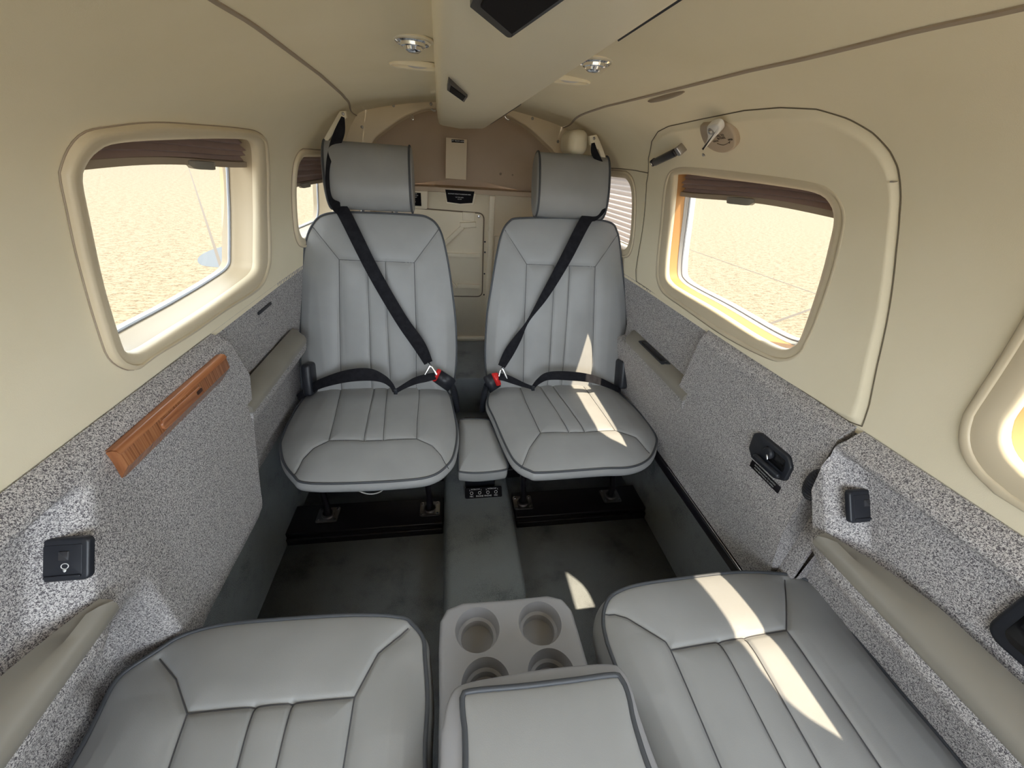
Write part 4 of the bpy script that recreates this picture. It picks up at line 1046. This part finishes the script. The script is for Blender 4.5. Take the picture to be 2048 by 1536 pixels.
belt(-1, 'black belt across the left rear seat, running down to its inner side',
     [(686,234,.010,1.60), (680,262,.030,1.605), (669,292,.030,1.60), (657,325,.014,1.56), (655,365,.013,1.52), (661,398,.016,1.50)],
     [(676,415,.040,.035), (690,430,.046,.036), (745,540,.046,.044), (800,635,.046,.050), (838,690,.048,.056), (857,726,.034,.062)],
     [(596,795,.020,.03), (612,784,.030,.05), (640,768,.034,.09), (690,753,.044,.125), (735,749,.046,.13), (765,757,.030,.125), (782,770,.018,.11), (789,783,.014,.105)],
     [(791,783,.016,.105), (806,774,.018,.10), (830,762,.026,.10), (852,756,.030,.10), (871,752,.026,.095)],
     [(850,749), (859,732), (864,734), (873,749)],
     [(881,741), (912,762), (896,784), (866,763)], [(875,738), (883,741), (872,763), (864,763)],
     [((902,768), .075), ((910,790), .055), ((914,822), .03)], None)
belt(1, 'black belt across the right rear seat, twisted to a thin edge halfway',
     [(1186,286,.012,1.60), (1189,305,.024,1.605), (1199,322,.018,1.60), (1212,345,.010,1.60), (1214,385,.010,1.58), (1207,418,.018,1.55)],
     [(1190,430,.040,.035), (1172,440,.046,.036), (1130,520,.044,.044), (1090,590,.032,.050), (1056,642,.010,.056), (1036,676,.030,.058), (1018,705,.040,.060), (1003,733,.030,.062)],
     [(1240,782,.020,.04), (1222,772,.024,.08), (1185,758,.032,.125), (1140,752,.036,.13), (1098,752,.032,.13), (1078,762,.022,.12), (1066,775,.014,.105)],
     [(1066,776,.014,.105), (1048,770,.018,.10), (1030,763,.024,.10), (1012,756,.028,.10), (998,753,.026,.095)],
     [(1014,757), (1006,738), (1001,741), (998,752)],
     [(983,748), (967,757), (980,787), (1003,772)], [(983,748), (996,746), (1003,770), (994,773)],
     [((974,770), .075), ((968,790), .055), ((965,822), .03)], None)

# belt guides on the side lining
for side, (ax, ay), q_, lb in ((-1, (687, 228), [(680,222),(692,222),(694,236),(672,262),(655,285),(648,278),(664,250)], 'cream belt guide bracket above the left headrest'), (1, (1187, 277), [(1178,272),(1193,269),(1199,282),(1206,300),(1212,318),(1203,320),(1196,300),(1180,290)], 'cream belt guide bracket above the right headrest')):
    P0 = at(ax, ay, 1, 1.625)
    r = thing('belt_guide', lb, 'belt guide', tuple(P0), 'belt guides above the rear headrests')
    pts = []
    Fg = frame(P0, (1, 0, 0), (0, 0, 1), (0, -1, 0))
    Q = []
    for p in q_: P = at(*p, 1, 1.625); Q.append((P[0]-P0[0], P[2]-P0[2]))
    objbm('guide_plate', prism_bm(Q, -.012, .006, .003, 2), CREAMP, r, Fg)
    screw('guide_screw', P0+np.array([0, -.007, 0]), (0, -1, 0), .005, STEEL, r)
    if side > 0: rbox('guide_boss', (P0[0]-.046, 1.72, P0[2]-.015), (.075, .16, .085), CREAMP, r, .03, seg=5)

# ------------------------------------------------------------------ outside
g = objbm('ground', rbox_bm(240, 240, .2, 0), GROUND, None, Matrix.Translation((0, 0, -1.15))); tag(g, 'sunlit tan concrete apron outside the windows', 'ground', kind='structure')
def joint(p0, p1):
    a, b = np.array(at(*p0, 2, -1.05)), np.array(at(*p1, 2, -1.05)); d_ = (b-a)/np.linalg.norm(b-a); a = a-d_*6; b = b+d_*10; n_ = np.array([-d_[1], d_[0], 0])*.03
    me = mesh_from('joint', [a-n_+[0, 0, .002], b-n_+[0, 0, .002], b+n_+[0, 0, .002], a+n_+[0, 0, .002]], [(0, 1, 2, 3)])
    return link('joint', me, JOINT, g, smooth=False)
joint((373, 322), (446, 546)); joint((1367, 495), (1630, 587)); joint((1550, 644), (1620, 619))
pp = [at(*p, 2, -1.05) for p in [(395,521),(402,510),(425,499),(455,491),(480,488),(560,484),(620,500),(600,533),(480,536),(440,535),(405,531)]]  # flat grey patch laid just above the ground
me = mesh_from('ground_patch', [p+np.array([0, 0, .001]) for p in catmull(pp, 4, True)], [tuple(range(44))])
link('ground_patch', me, PATCH, g, 'grey rounded patch on the concrete', smooth=False)
